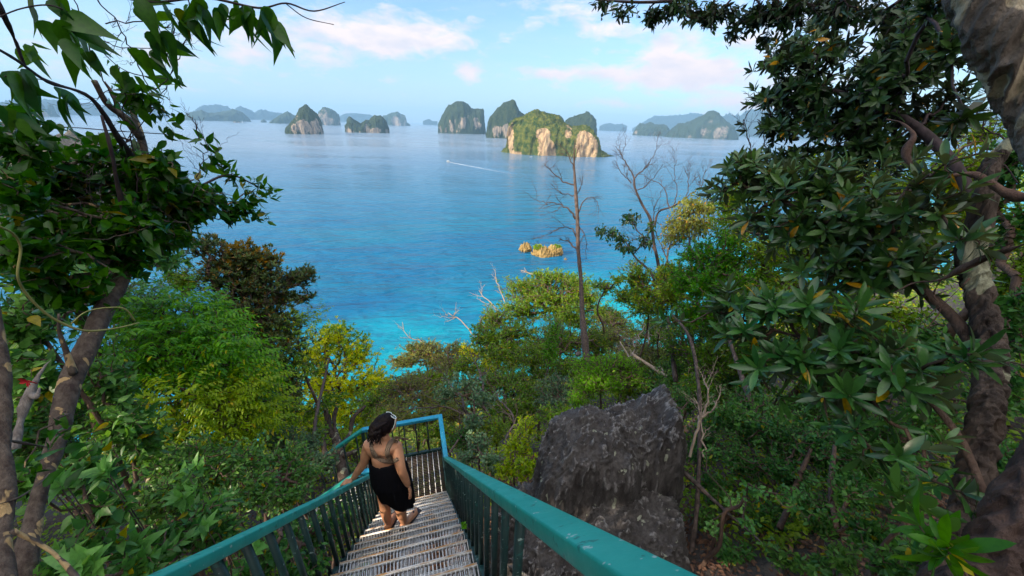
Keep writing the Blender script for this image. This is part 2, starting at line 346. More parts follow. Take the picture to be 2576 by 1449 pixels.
hills(Z3((2250, 400), (2290, 298), (2340, 280), (2400, 298), (2440, 285), (2470, 258), (2520, 250), (2600, 262), (2700, 230), (2850, 260), (3100, 220), (3500, 270), (4000, 260), (4500, 330)), 9000, 7)

# ------------------------------------------------------------------ haze over the bay
def build_haze():
    a, b, z0, z1 = 15500.0, 15500.0, -4.0, 520.0
    V = np.array([(x, y, z) for x in (-a, a) for y in (-400.0, b) for z in (z0, z1)])
    F = np.array([(0, 1, 3, 2), (4, 6, 7, 5), (0, 4, 5, 1), (2, 3, 7, 6), (0, 2, 6, 4), (1, 5, 7, 3)])
    m = bpy.data.materials.new('haze'); m.use_nodes = True; t = m.node_tree
    t.nodes.clear(); o = NT(t, 'ShaderNodeOutputMaterial'); v = NT(t, 'ShaderNodeVolumePrincipled')
    v.inputs['Color'].default_value = (0.36, 0.66, 1.0, 1); v.inputs['Density'].default_value = HAZE
    v.inputs['Anisotropy'].default_value = 0.0
    L(t, v, 0, o, 'Volume')
    ob = mesh_obj('haze', V, F, m); tag(ob, kind='stuff', label='pale blue haze lying over the bay', cat='haze')
HAZE = 7.5e-5
build_haze()

# ------------------------------------------------------------------ the hillside
SH = 0.83; TH = .2873356
DD = np.array([-math.sin(TH), math.cos(TH)]); NN = np.array([math.cos(TH), math.sin(TH)])   # down the stairs, to their right
C0 = np.array([-1.1626, 5.0507]) * SH; RAIL_H = SH; RAILZ = -5.8669 * SH; SLOPE = 1.0673; SW = 1.2412 * SH; LD = 1.12 * SH
def stp(s, t, z):                  # stair coordinates: s metres down past the foot of the flight, t metres right of the right rail
    xy = C0 + DD * s + NN * t; return np.array([xy[0], xy[1], z + EYE])
def ground_rel(x, y):
    x = np.asarray(x, float); y = np.asarray(y, float)
    q = x * DD[0] + y * DD[1]; p = x * NN[0] + y * NN[1]
    f = np.where(q > 0, -2.25 - 1.0 * np.minimum(q, 6) - 0.93 * np.clip(q - 6, 0, 200), -2.25 + 0.66 * np.clip(-q, 0, 26) - 0.3 * np.clip(-q - 26, 0, 400))
    side = np.where(p < 0, .20, .26) * (np.sqrt((p - 0.3) ** 2 + 4) - 2); side = side / (1 + np.clip(q, 0, 100) * 0.02)
    side = np.minimum(side, 14)
    n = fbm(np.stack([x * .35, y * .35, 0 * x], -1), 4) * 0.35 + fbm(np.stack([x * .06, y * .06, 0 * x + 3], -1), 3) * 1.6 * np.clip((np.abs(q) + np.abs(p)) / 30, 0, 1)
    return f + side + n
def gz(x, y): return float(ground_rel(x, y)) + EYE
def build_ground():
    u = np.linspace(-1, 1, 300); X = np.sign(u) * (np.abs(u) ** 2.2) * 330
    v = np.linspace(-1, 1, 300); Y = np.sign(v) * (np.abs(v) ** 2.2) * 150 - 8
    XX, YY = np.meshgrid(X, Y, indexing='ij'); Z = ground_rel(XX, YY) + EYE
    Z = np.maximum(Z, -6 + 0 * Z)
    V = np.stack([XX, YY, Z], -1).reshape(-1, 3)
    m, t, b = new_mat('forest_floor'); geo = NT(t, 'ShaderNodeNewGeometry'); P = geo.outputs['Position']
    c = mixc(t, ramp(t, noise(t, P, 3.0, 5, 0.65), [(0.35, 0.0), (0.65, 1.0)]), (0.035, 0.020, 0.014), (0.085, 0.050, 0.034))
    c = mixc(t, ramp(t, noise(t, P, 17.0, 4, 0.7), [(0.5, 0.0), (0.62, 0.8)]), c, (0.16, 0.095, 0.06))
    c = mixc(t, ramp(t, noise(t, P, 0.25, 3, 0.6), [(0.45, 0.0), (0.6, 0.7)]), c, (0.11, 0.105, 0.10))
    t.links.new(c, b.inputs['Base Color']); b.inputs['Roughness'].default_value = 0.95
    bp = NT(t, 'ShaderNodeBump'); bp.inputs['Strength'].default_value = 0.9; bp.inputs['Distance'].default_value = 0.06
    t.links.new(noise(t, P, 22.0, 5, 0.7), bp.inputs['Height']); t.links.new(bp.outputs[0], b.inputs['Normal'])
    o = mesh_obj('hillside_ground', V, grid_faces(300, 300), m, smooth=True); tag(o, kind='structure')
build_ground()

# ------------------------------------------------------------------ staircase
def paint(name, col, chip=(0.01, 0.09, 0.08), rough=0.48):
    m, t, b = new_mat(name); geo = NT(t, 'ShaderNodeNewGeometry'); P = geo.outputs['Position']
    c = mixc(t, ramp(t, noise(t, P, 5.0, 5, 0.65), [(0.35, 0.0), (0.7, 0.35)]), col, tuple(min(1, v * 1.5 + .03) for v in col))
    c = mixc(t, ramp(t, noise(t, P, 34.0, 3, 0.6), [(0.655, 0.0), (0.69, 0.8)]), c, (0.30, 0.42, 0.40))
    c = mixc(t, ramp(t, noise(t, P, 21.0, 4, 0.6), [(0.62, 0.0), (0.66, 0.7)]), c, chip)
    t.links.new(c, b.inputs['Base Color'])
    t.links.new(ramp(t, noise(t, P, 9.0, 4, 0.6), [(0.3, rough - .08), (0.7, rough + .16)]), b.inputs['Roughness'])
    bp = NT(t, 'ShaderNodeBump'); bp.inputs['Strength'].default_value = 0.25; bp.inputs['Distance'].default_value = 0.004
    t.links.new(noise(t, P, 60.0, 3, 0.6), bp.inputs['Height']); t.links.new(bp.outputs[0], b.inputs['Normal'])
    return m
M_PAINT = paint('green_rail_paint', (0.004, 0.245, 0.21))
M_PAINT_SKY = paint('sky_lit_rail_paint', (0.012, 0.27, 0.44))  # landing rails: blue light of the sky put into the paint colour
M_POST = paint('dark_green_paint', (0.003, 0.028, 0.028), rough=0.5)
M_SEAM = paint('pale_seam_paint', (0.10, 0.42, 0.42))
def galv():
    m, t, b = new_mat('galvanised_steel'); geo = NT(t, 'ShaderNodeNewGeometry'); P = geo.outputs['Position']
    c = mixc(t, ramp(t, noise(t, P, 18.0, 4, 0.6), [(0.4, 0.0), (0.65, 1.0)]), (0.84, 0.84, 0.84), (0.58, 0.56, 0.54))
    c = mixc(t, ramp(t, noise(t, P, 9.0, 4, 0.6), [(0.66, 0.0), (0.72, 0.6)]), c, (0.30, 0.16, 0.07))
    t.links.new(c, b.inputs['Base Color']); b.inputs['Metallic'].default_value = 0.25; b.inputs['Roughness'].default_value = 0.5
    return m
M_GALV = galv()
m, t_, b_ = new_mat('rusty_nosing'); geo_ = NT(t_, 'ShaderNodeNewGeometry')
t_.links.new(mixc(t_, ramp(t_, noise(t_, geo_.outputs['Position'], 7.0, 4, 0.6), [(0.42, 0.0), (0.6, 1.0)]), (0.66, 0.64, 0.62), (0.52, 0.26, 0.08)), b_.inputs['Base Color'])
b_.inputs['Roughness'].default_value = 0.7; M_RUST = m

M_RUSTY_SHADE = paint('shaded_rusty_steel', (0.13, 0.095, 0.075), chip=(0.10, 0.045, 0.02), rough=.6)  # landing bars: rusty brown, with the shade on their sides put into the colour
class MB:
    def __init__(s): s.V = []; s.F = []; s.n = 0
    def beam(s, a, b, wx, wz, side=None, plumb=True):
        """box from a to b; side: horizontal unit vector across, wz measured along the third axis"""
        a = np.array(a, float); b = np.array(b, float); d = b - a; d /= np.linalg.norm(d)
        if side is None:
            side = np.cross(d, [0, 0, 1.0]);
            if np.linalg.norm(side) < 1e-3: side = np.array([1.0, 0, 0])
        side = np.array(side, float); side /= np.linalg.norm(side); up = np.cross(side, d); up /= np.linalg.norm(up)
        q = [(-1, -1), (1, -1), (1, 1), (-1, 1)]
        for e in (a, b):
            for (i, j) in q: s.V.append(e + side * i * wx / 2 + up * j * wz / 2)
        k = s.n
        for f in ((0, 1, 2, 3), (7, 6, 5, 4), (0, 4, 5, 1), (1, 5, 6, 2), (2, 6, 7, 3), (3, 7, 4, 0)): s.F.append([k + i for i in f])
        s.n += 8
    def path(s, pts, wx, wz):
        """mitred box section along a polyline (sides stay upright)"""
        pts = [np.array(p, float) for p in pts]; k0 = s.n
        hd = []
        for i in range(len(pts) - 1):
            d = pts[i + 1] - pts[i]; h = np.array([d[0], d[1], 0]); h /= np.linalg.norm(h); hd.append(h)
        for i, p in enumerate(pts):
            h0 = hd[max(i - 1, 0)]; h1 = hd[min(i, len(hd) - 1)]; t = h0 + h1; t /= np.linalg.norm(t)
            sd = np.array([t[1], -t[0], 0]); k = 1 / max(0.35, float(np.dot(t, h1)))
            for (a_, b_) in ((-1, -1), (1, -1), (1, 1), (-1, 1)): s.V.append(p + sd * a_ * wx / 2 * k + np.array([0, 0, b_ * wz / 2]))
            s.n += 4
        for i in range(len(pts) - 1):
            a = k0 + 4 * i; b = a + 4
            for j in range(4): s.F.append([a + j, a + (j + 1) % 4, b + (j + 1) % 4, b + j])
        s.F.append([k0 + 3, k0 + 2, k0 + 1, k0]); e = k0 + 4 * (len(pts) - 1); s.F.append([e, e + 1, e + 2, e + 3])
    def build(s, name, mat, parent=None, bevel=0):
        o = mesh_obj(name, np.array(s.V), np.array(s.F), mat, parent)
        if bevel:
            md = o.modifiers.new('bevel', 'BEVEL'); md.width = bevel; md.segments = 2; md.limit_method = 'ANGLE'
        return o
def V3(xy, z): return np.array([xy[0], xy[1], z])
N3 = V3(NN, 0); D3 = V3(DD, 0)
FZ = RAILZ - RAIL_H                                   # landing floor, relative to the eye
stair = thing('staircase', 'steep steel grating staircase with teal green handrails leading down to a landing', 'staircase', stp(0, -SW / 2, FZ))
def rz(s): return RAILZ - SLOPE * s if s < 0 else RAILZ
def build_stairs():
    RW, RH = 0.074, 0.062
    def rail(name, pts, mat): mb = MB(); mb.path(pts, RW, RH); return mb.build(name, mat, stair, 0.006)
    hz = -RH / 2
    S0 = -4.75
    C3t = -SW - 0.30                                  # outer corner of the landing where the second flight starts
    rail('handrail', [stp(S0, 0, rz(S0) + hz), stp(0, 0, RAILZ + hz)], M_PAINT)
    lb = rail('handrail', [stp(0.0, 0, RAILZ + hz + .001), stp(LD, 0, RAILZ + hz), stp(LD, C3t, RAILZ + hz)], M_PAINT_SKY)
    K = 0.66
    e2 = 1.35
    rail('handrail', [stp(LD, C3t, RAILZ + hz + .001), stp(LD, C3t - e2, RAILZ - e2 * K + hz)], M_PAINT)
    rail('handrail', [stp(S0, -SW, rz(S0) + hz), stp(0.0, -SW, RAILZ + hz)], M_PAINT)
    rail('handrail', [stp(0.04, -SW + .034, RAILZ + hz + .002), stp(0.04, C3t, RAILZ + hz)], M_PAINT_SKY)
    rail('handrail', [stp(0.04, C3t, RAILZ + hz + .001), stp(0.04, C3t - e2, RAILZ - e2 * K + hz)], M_PAINT)
    for sw_, tw_ in ((-2.55, 0), (-1.2, 0), (-1.9, -SW)):
        mb = MB(); mb.path([stp(sw_ - .004, tw_, rz(sw_ - .004) + hz), stp(sw_ + .004, tw_, rz(sw_ + .004) + hz)], RW + .003, RH + .003); mb.build('weld_seam', M_SEAM, stair)
    # stringers (bottom rails the balusters stand on)
    def stringer(pts, w=0.045, h=0.15): mb = MB(); mb.path(pts, w, h); mb.build('stringer', M_POST, stair, 0.004)
    so_ = -0.04
    stringer([stp(S0, 0, rz(S0) - RAIL_H + so_), stp(0, 0, FZ + so_), stp(LD, 0, FZ - .04), stp(LD, C3t, FZ - .04), stp(LD, C3t - e2, FZ - e2 * K - .04)])
    stringer([stp(S0, -SW, rz(S0) - RAIL_H + so_), stp(0, -SW, FZ + so_)])
    stringer([stp(0.04, -SW - .03, FZ - .04), stp(0.04, C3t, FZ - .04), stp(0.04, C3t - e2, FZ - e2 * K - .04)])
    # balusters
    def bal(s, t, ztop, w=0.026, h=RAIL_H):
        mb = MB(); mb.beam(stp(s, t, ztop - RH + 0.004), stp(s, t, ztop - h - .03), w, w, N3); return mb.build('baluster', M_POST, stair)
    s = -0.12; k = 0
    while s > -3.75: bal(s, 0, rz(s)); s -= 0.165
    s = -0.12
    while s > -3.6: bal(s, -SW, rz(s)); s -= 0.165
    for t in np.arange(-0.24, C3t + .05, -0.205): bal(LD, t, RAILZ, 0.022)
    for s in (LD * .22, LD * .45, LD * .68): bal(s, 0, RAILZ, 0.022)
    for t in np.arange(0.12, e2, 0.22):
        bal(LD, C3t - t, RAILZ - t * K, 0.022); bal(0.04, C3t - t, RAILZ - t * K, 0.022)
    for (s, t) in ((0.02, 0), (LD, 0), (LD, C3t), (0.02, -SW), (0.04, C3t)):
        mb = MB(); mb.beam(stp(s, t, RAILZ - RH + .006), stp(s, t, FZ - 1.6), 0.05, 0.05, N3); mb.build('post', M_POST, stair, .003)
    # treads: a grating of upright bars with a rusty nosing bar
    RISE = 0.2295; GO = RISE / SLOPE; x0, x1 = -SW + 0.03, -0.03
    for k in range(0, 23):
        sk = -GO * (k + 1) + 0.06; z = FZ + RISE * (k + 1)      # front edge sits down the hill
        if sk < -4.7: break
        tr = MB(); dep = 0.235
        for j in range(4):
            s_ = sk - dep * j / 3.0
            tr.beam(stp(s_, x0, z - .015), stp(s_, x1, z - .015), 0.005, 0.03, D3)
        n = 36
        for j in range(n + 1):
            t = x0 + (x1 - x0) * j / n
            tr.beam(stp(sk + .001, t, z - .007), stp(sk - dep, t, z - .007), 0.0045, 0.012, N3)
        o = tr.build('tread', M_GALV, stair)
        nb = MB(); nb.beam(stp(sk + .006, x0, z - .010), stp(sk + .006, x1, z - .010), 0.008, 0.028, D3); nb.build('nosing', M_RUST, o)
    ld = MB()
    for s_ in np.arange(0.03, LD - 0.02, 0.034): ld.beam(stp(s_, C3t, FZ - .014), stp(s_, -.03, FZ - .014), 0.005, 0.028, D3)
    lo = ld.build('landing', M_RUSTY_SHADE, stair); ld = MB()
    for t in np.arange(C3t, -0.02, 0.095): ld.beam(stp(.02, t, FZ - .001), stp(LD - .03, t, FZ - .001), 0.009, 0.010, N3)
    ld.build('cross_rods', M_GALV, lo)
    for k in range(6):
        tr = MB(); t0 = C3t - 0.24 * k - .02; z = FZ - 0.16 * (k + 1)
        for j in range(4): tr.beam(stp(.07, t0 - .27 * j / 3, z - .014), stp(LD - .03, t0 - .27 * j / 3, z - .014), 0.005, 0.028, N3)
        for s_ in np.arange(.07, LD - .02, .06): tr.beam(stp(s_, t0, z - .006), stp(s_, t0 - .27, z - .006), 0.006, 0.012, D3)
        tr.build('tread', M_GALV, stair)
build_stairs()

# ------------------------------------------------------------------ rocks
def rock_mat(name, dark, mid, pale, lichen=(0.42, 0.44, 0.34), lic=0.66):
    m, t, b = new_mat(name); geo = NT(t, 'ShaderNodeNewGeometry'); P = geo.outputs['Position']
    att = NT(t, 'ShaderNodeAttribute'); att.attribute_name = 'ridge'
    c = mixc(t, ramp(t, noise(t, vscale(t, P, (1, 1, .4)), 6.0, 6, 0.7, 0.4), [(0.35, 0.0), (0.65, 1.0)]), dark, mid)
    rd = M(t, 'ADD', att.outputs['Fac'], M(t, 'MULTIPLY', M(t, 'SUBTRACT', noise(t, P, 26.0, 4, .7), .5), .7))
    fl = noise(t, vscale(t, P, (1, 1, .09)), 30.0, 4, .65, .25)
    c = mixc(t, ramp(t, fl, [(.35, .55), (.55, 0.0)]), c, tuple(v * .5 for v in dark))
    c = mixc(t, ramp(t, M(t, 'ADD', rd, M(t, 'MULTIPLY', M(t, 'SUBTRACT', fl, .5), 1.1)), [(0.62, 0.0), (1.0, 0.7)]), c, pale)
    sp = ramp(t, noise(t, vscale(t, P, (1, 1, .7)), 8.5, 3, 0.55, 0.3), [(lic, 0.0), (lic + .02, 1.0)])
    c = mixc(t, M(t, 'MULTIPLY', sp, 0.9), c, lichen)
    t.links.new(c, b.inputs['Base Color']); b.inputs['Roughness'].default_value = 0.85
    bp = NT(t, 'ShaderNodeBump'); bp.inputs['Strength'].default_value = 1.0; bp.inputs['Distance'].default_value = 0.03
    t.links.new(M(t, 'ADD', noise(t, vscale(t, P, (1, 1, .45)), 30.0, 6, 0.75, .3), M(t, 'MULTIPLY', fl, 1.3)), bp.inputs['Height']); t.links.new(bp.outputs[0], b.inputs['Normal'])
    return m
M_ROCK = rock_mat('weathered_limestone', (0.050, 0.042, 0.041), (0.155, 0.140, 0.137), (0.46, 0.44, 0.44))
def rock_lumps(name, lumps, mat, amp=0.12, freq=5.0, nu=150, nv=110):
    """lumps: (centre, (rx,ry,rz), squareness, spike list)"""
    Vs, Fs, Rg = [], [], []; k = 0
    for (c, r, e, lift) in lumps:
        th = np.linspace(0, 2 * math.pi, nu, endpoint=False)[:, None]; ph = np.linspace(-math.pi / 2, math.pi / 2, nv)[None]
        D_ = np.stack([np.cos(ph) * np.cos(th), np.cos(ph) * np.sin(th), np.sin(ph) + 0 * th], -1); m_ = 2 / e
        rad_ = (np.abs(D_) ** m_).sum(-1) ** (-1 / m_); U = D_ * rad_[..., None]; X = U[..., 0]; P = U * np.array(r)
        nrm = np.sign(U) * np.abs(U) ** (m_ - 1) / np.array(r) + .15 * D_; nrm /= np.linalg.norm(nrm, axis=-1, keepdims=True) + 1e-9
        Pw = P + np.array(c)
        rid = 1 - np.abs(fbm(Pw * np.array([freq * 1.5, freq * 1.5, freq * .13]) + 3, 3)) * 1.7
        rid2 = 1 - np.abs(fbm(Pw * np.array([freq * 5, freq * 5, freq * 1.1]), 3)) * 1.6
        big = fbm(Pw * freq * .2, 2) * .8
        rid = np.clip(rid, 0, 1) ** 2.2; rid2 = np.clip(rid2, 0, 1) ** 2
        d = amp * (rid * 1.0 + rid2 * .45 - .45) + amp * 2.2 * big
        P = P + nrm * d[..., None]
        # pinnacles on top
        top = np.clip(U[..., 2] - .2, 0, 1)
        P[..., 2] += top * amp * 1.5 * np.clip(fbm(Pw * np.array([freq * 1.3, freq * 1.3, 0]) + 9, 3), 0, 1)
        for (lx, w_, h_) in lift: P[..., 2] += top * h_ * np.exp(-((X * r[0] - lx) / w_) ** 2)
        Vs.append((P + np.array(c)).reshape(-1, 3)); Fs.append(grid_faces(nu, nv, True) + k); k += nu * nv
        Rg.append(np.clip((rid * .6 + rid2 * .4) * .95 + top * .10, 0, 1).ravel())
    o = mesh_obj(name, np.concatenate(Vs), np.concatenate(Fs), mat)
    a = o.data.attributes.new('ridge', 'FLOAT', 'POINT'); a.data.foreach_set('value', np.concatenate(Rg).astype(np.float32))
    return o
c1 = at(1500, 1235, 4.2)
rk = rock_lumps('limestone_boulder', [
    (at(1458, 1262, 4.5), (0.46, 0.42, 1.0), 0.45, [(-.42, .22, -.24), (.1, .25, .06)]),
    (at(1580, 1240, 4.75), (0.38, 0.40, 1.10), 0.48, [(.26, .12, .26), (-.1, .2, -.10), (.05, .06, .08)]),
    (at(1560, 1420, 4.5), (0.50, 0.42, 0.75), 0.5, []),
    (at(1400, 1440, 4.5), (0.40, 0.42, 0.7), 0.5, [])], M_ROCK, amp=0.045, freq=6.5, nu=260, nv=170)
recenter(rk, c1); tag(rk, 'big dark fluted limestone boulder with pale lichen spots, just right of the handrail', 'rock')
rk2 = rock_lumps('limestone_boulder', [(at(1330, 1400, 4.9), (0.30, 0.4, 0.70), 0.8, []), (at(1345, 1560, 4.3), (0.3, 0.4, 0.6), .6, [])], M_ROCK, amp=.11, freq=5)
recenter(rk2, at(1290, 1420, 3.9)); tag(rk2, 'low brown grey rock seen between the balusters of the right railing', 'rock')
# sea stacks off the shore
M_REEF = rock_mat('reef_rock', (0.20, 0.125, 0.035), (0.42, 0.28, 0.09), (0.60, 0.48, 0.25), lichen=(0.20, 0.22, 0.03), lic=0.72)
def reef(px, py, w, h, label, tufts=()):
    c = on_sea(px, py); d = np.linalg.norm(c - np.array([0, 0, EYE])); u = d / FPX
    tx = np.array([1, 0.05, 0])
    ls = []
    for (ox, hw, hh) in w: ls.append((c + tx * ox * u + [0, 2 * random.random(), 0], (hw * u, hw * u * .75, hh * u), 0.8, []))
    o = rock_lumps('sea_rock', ls, M_REEF, amp=1.5, freq=.5, nu=90, nv=40); recenter(o, c); tag(o, label, 'rock', 'orange rocks in the shallow water')
    return o, c, u
rf_main, RC, RU = reef(1378, 642, [(-20, 20, 13), (-2, 20, 12), (20, 22, 19), (30, 12, 12), (-34, 9, 7)], 0, 'largest orange sea rock, capped with two green bushes')
reef(1321, 632, [(0, 12, 12), (4, 7, 8)], 0, 'small round orange sea rock standing left of the bush capped one')
reef(1424, 655, [(0, 6, 5)], 0, 'lowest orange sea rock, tiny, right of the bush capped one')

# ------------------------------------------------------------------ tubes
def tube_mesh(pts, rad, k=10, noise_amp=0.0, nf=6.0, cap=True, flute=0.0):
    flute = flute or (1.3 if k >= 30 else 0.0)
    pts = np.array(pts, float); rad = np.array(rad, float); n = len(pts)
    T = np.gradient(pts, axis=0); T /= np.linalg.norm(T, axis=1, keepdims=True) + 1e-12
    ref = np.array([0.3, 0.2, 1.0]) if abs(T[0][2]) < .9 else np.array([1.0, .1, 0])
    a = np.linspace(0, 2 * math.pi, k, endpoint=False); V = []
    u = np.cross(T[0], ref); u /= np.linalg.norm(u)
    for i in range(n):
        u = u - T[i] * np.dot(u, T[i]); u /= np.linalg.norm(u); v = np.cross(T[i], u)
        V.append(pts[i] + rad[i] * (np.cos(a)[:, None] * u + np.sin(a)[:, None] * v))
    V = np.array(V)
    if noise_amp:
        C = pts[:, None, :]; dirs = (V - C) / (np.linalg.norm(V - C, axis=-1, keepdims=True) + 1e-9)
        nn = fbm(V * nf * np.array([1, 1, .4]), 4) * (.45 if flute else 1)
        if flute: nn = nn + flute * (1 - 2 * np.abs(fbm(V * nf * np.array([1.6, 1.6, .16]) + 8, 3)))
        V = V + dirs * (nn * noise_amp * rad[:, None] / rad.max())[..., None]
    F = grid_faces(n, k + 0)
    i = np.arange(n - 1)[:, None]; j = np.arange(k)[None]; A = i * k + j; B = i * k + (j + 1) % k
    F = np.stack([A, B, B + k, A + k], -1).reshape(-1, 4)
    V = V.reshape(-1, 3)
    if cap:
        V = np.vstack([V, pts[0], pts[-1]]); c0 = n * k; c1 = c0 + 1
        T3 = [[c0, (j + 1) % k, j] for j in range(k)] + [[c1, (n - 1) * k + j, (n - 1) * k + (j + 1) % k] for j in range(k)]
        return V, [F, np.array(T3)]
    return V, [F]
def smooth_path(pts, m=8):
    """Catmull-Rom through rows of any width"""
    p = np.array(pts, float); q = np.vstack([2 * p[0] - p[1], p, 2 * p[-1] - p[-2]]); out = []
    for i in range(1, len(q) - 2):
        for t in np.linspace(0, 1, m, endpoint=False):
            a, b, c, d = q[i - 1], q[i], q[i + 1], q[i + 2]
            out.append(0.5 * (2 * b + (c - a) * t + (2 * a - 5 * b + 4 * c - d) * t ** 2 + (3 * b - a - 3 * c + d) * t ** 3))
    out.append(p[-1]); return np.array(out)
class Batch:
    def __init__(s): s.V = []; s.F = {}; s.n = 0
    def add(s, V, Fl):
        s.V.append(np.asarray(V, float))
        for f in (Fl if isinstance(Fl, list) else [Fl]):
            f = np.asarray(f)
            if len(f): s.F.setdefault(f.shape[1], []).append(f + s.n)
        s.n += len(V)
    def build(s, name, mat, parent=None, smooth=False):
        return mesh_obj(name, np.concatenate(s.V), [np.concatenate(v) for v in s.F.values()], mat, parent, smooth)

# ------------------------------------------------------------------ the woman on the stairs
def PY(px, py, Y): r = ray(px, py); return r * (Y / r[1]) + np.array([0, 0, EYE])
def PZ(px, py, z): r = ray(px, py); return r * (z / r[2]) + np.array([0, 0, EYE])
def simple_mat(name, col, rough=0.6, spec=0.3, sss=0.0, var=0.0, sc=30):
    m, t, b = new_mat(name); geo = NT(t, 'ShaderNodeNewGeometry')
    c = mixc(t, ramp(t, noise(t, geo.outputs['Position'], sc, 4, 0.6), [(0.35, 0.0), (0.7, 1.0)]), col, tuple(v * (1 - var) for v in col))
    t.links.new(c, b.inputs['Base Color']); b.inputs['Roughness'].default_value = rough; b.inputs['Specular IOR Level'].default_value = spec
    if sss: b.inputs['Subsurface Weight'].default_value = sss; b.inputs['Subsurface Radius'].default_value = (.02, .008, .004); b.inputs['Subsurface Scale'].default_value = .3
    return m
def build_woman():
    TZ = None
    sW = -1.52; zt = FZ - SLOPE * sW                 # the tread she stands on
    z_tr = FZ + 0.2295 * round((zt - FZ) / 0.2295)
    # left rail point under her hand
    best = min(np.linspace(-3, 0, 200), key=lambda s: abs((lambda p: CXP + FPX * ((p[0]) / (p[1] * math.cos(PITCH) - (p[2] - EYE) * math.sin(PITCH))) )(stp(s, -SW, rz(s))) - 903))
    hp = stp(best, -SW, rz(best))
    Yb = 2.56
    J = {}
    J['pelvis'] = PY(984, 1201, Yb); J['waist'] = PY(970, 1163, Yb + .01); J['chest'] = PY(963, 1136, Yb + .02)
    J['upper'] = PY(961, 1119, Yb + .04); J['neck'] = PY(966, 1104, Yb + .06); J['nape'] = PY(969, 1090, Yb + .07)
    J['shl'] = PY(925, 1120, Yb + .01); J['ell'] = PY(917, 1163, Yb - .01); J['wrl'] = hp + np.array([0.01, 0.0, 0.045])
    J['shr'] = PY(998, 1126, Yb + .03); J['elr'] = PY(1008, 1178, Yb - .10); J['wrr'] = PY(1028, 1224, Yb - .10)
    J['hil'] = PY(966, 1215, Yb); J['knl'] = PY(968, 1268, Yb + .04); J['hir'] = PY(1003, 1215, Yb); J['knr'] = PY(1006, 1270, Yb + .04)
    al = PZ(978, 1318, z_tr + .07); ar = PZ(1018, 1316, z_tr + .07)
    J['anl'] = al; J['anr'] = ar
    J['cal'] = J['knl'] * .6 + al * .4 + np.array([0, -.02, 0]); J['car'] = J['knr'] * .6 + ar * .4 + np.array([0, -.02, 0])
    rad = dict(pelvis=(.175, .13), waist=(.145, .105), chest=(.150, .105), upper=(.125, .085), neck=(.055, .055), nape=(.052, .052),
               shl=(.062, .062), ell=(.046, .046), wrl=(.026, .026), shr=(.064, .064), elr=(.048, .048), wrr=(.027, .027),
               hil=(.105, .105), knl=(.062, .062), cal=(.060, .060), anl=(.036, .036), hir=(.105, .105), knr=(.062, .062), car=(.060, .060), anr=(.036, .036))
    for a_, b_, n_, r_ in (('shl', 'ell', 'bil', .058), ('shr', 'elr', 'bir', .060), ('ell', 'wrl', 'fol', .042), ('elr', 'wrr', 'for', .043)):
        J[n_] = J[a_] * .5 + J[b_] * .5; rad[n_] = (r_, r_)
    ed = [('pelvis', 'waist'), ('waist', 'chest'), ('chest', 'upper'), ('upper', 'neck'), ('neck', 'nape'), ('upper', 'shl'), ('shl', 'bil'), ('bil', 'ell'), ('ell', 'fol'), ('fol', 'wrl'),
          ('upper', 'shr'), ('shr', 'bir'), ('bir', 'elr'), ('elr', 'for'), ('for', 'wrr'), ('pelvis', 'hil'), ('hil', 'knl'), ('knl', 'cal'), ('cal', 'anl'), ('pelvis', 'hir'), ('hir', 'knr'), ('knr', 'car'), ('car', 'anr')]
    names = list(J); idx = {n: i for i, n in enumerate(names)}
    me = bpy.data.meshes.new('body'); me.from_pydata([tuple(J[n]) for n in names], [(idx[a], idx[b]) for a, b in ed], [])
    o = bpy.data.objects.new('body', me); COL.objects.link(o)
    sk = o.modifiers.new('skin', 'SKIN')
    if not me.skin_vertices:
        with bpy.context.temp_override(object=o, active_object=o): bpy.ops.mesh.customdata_skin_add() if False else None
    bm = bmesh.new(); bm.from_mesh(me); lay = bm.verts.layers.skin.verify(); bm.verts.ensure_lookup_table()
    for n in names:
        v = bm.verts[idx[n]]; v[lay].radius = rad[n]; v[lay].use_root = (n == 'pelvis')
    bm.to_mesh(me); bm.free()
    ss = o.modifiers.new('sub', 'SUBSURF'); ss.levels = 2; ss.render_levels = 2
    dg = bpy.context.evaluated_depsgraph_get(); dg.update()
    sm = bpy.data.meshes.new_from_object(o.evaluated_get(dg))
    V = np.zeros(len(sm.vertices) * 3); sm.vertices.foreach_get('co', V); V = V.reshape(-1, 3)
    B = Batch(); quads = [list(p.vertices) for p in sm.polygons if len(p.vertices) == 4]
    B.add(V, np.array(quads))
    bpy.data.objects.remove(o)
    # head: turned to her right, looking over the bay
    hc = PY(974, 1067, Yb + .08); fwd = np.array([0.62, 0.78, -0.02]); fwd /= np.linalg.norm(fwd); rt = np.cross(fwd, [0, 0, 1.0]); rt /= np.linalg.norm(rt); up = np.cross(rt, fwd)
    def ell(c, r, ax=(rt, fwd, up), n=20, f=None):
        th = np.linspace(0, 2 * math.pi, n * 2, endpoint=False)[:, None]; ph = np.linspace(-math.pi / 2, math.pi / 2, n)[None]
        U = np.stack([np.cos(ph) * np.cos(th), np.cos(ph) * np.sin(th), np.sin(ph) + 0 * th], -1)
        if f is not None: U = f(U)
        P = U * np.array(r); return (c + P[..., 0:1] * ax[0] + P[..., 1:2] * ax[1] + P[..., 2:3] * ax[2]).reshape(-1, 3), grid_faces(n * 2, n, True)
    def headf(U):
        U = U.copy(); lo = np.clip(-U[..., 2], 0, 1); U[..., 0] *= 1 - .28 * lo; U[..., 1] *= 1 - .12 * lo; return U
    B.add(*ell(hc, (.074, .092, .112), f=headf))
    B.add(*ell(hc + fwd * .093 - up * .012, (.012, .017, .02), n=8))                   # nose
    B.add(*ell(hc + fwd * .075 - up * .055, (.024, .02, .009), n=8))                   # lips
    B.add(*ell(hc + fwd * .066 - up * .092, (.024, .022, .018), n=8))                  # chin
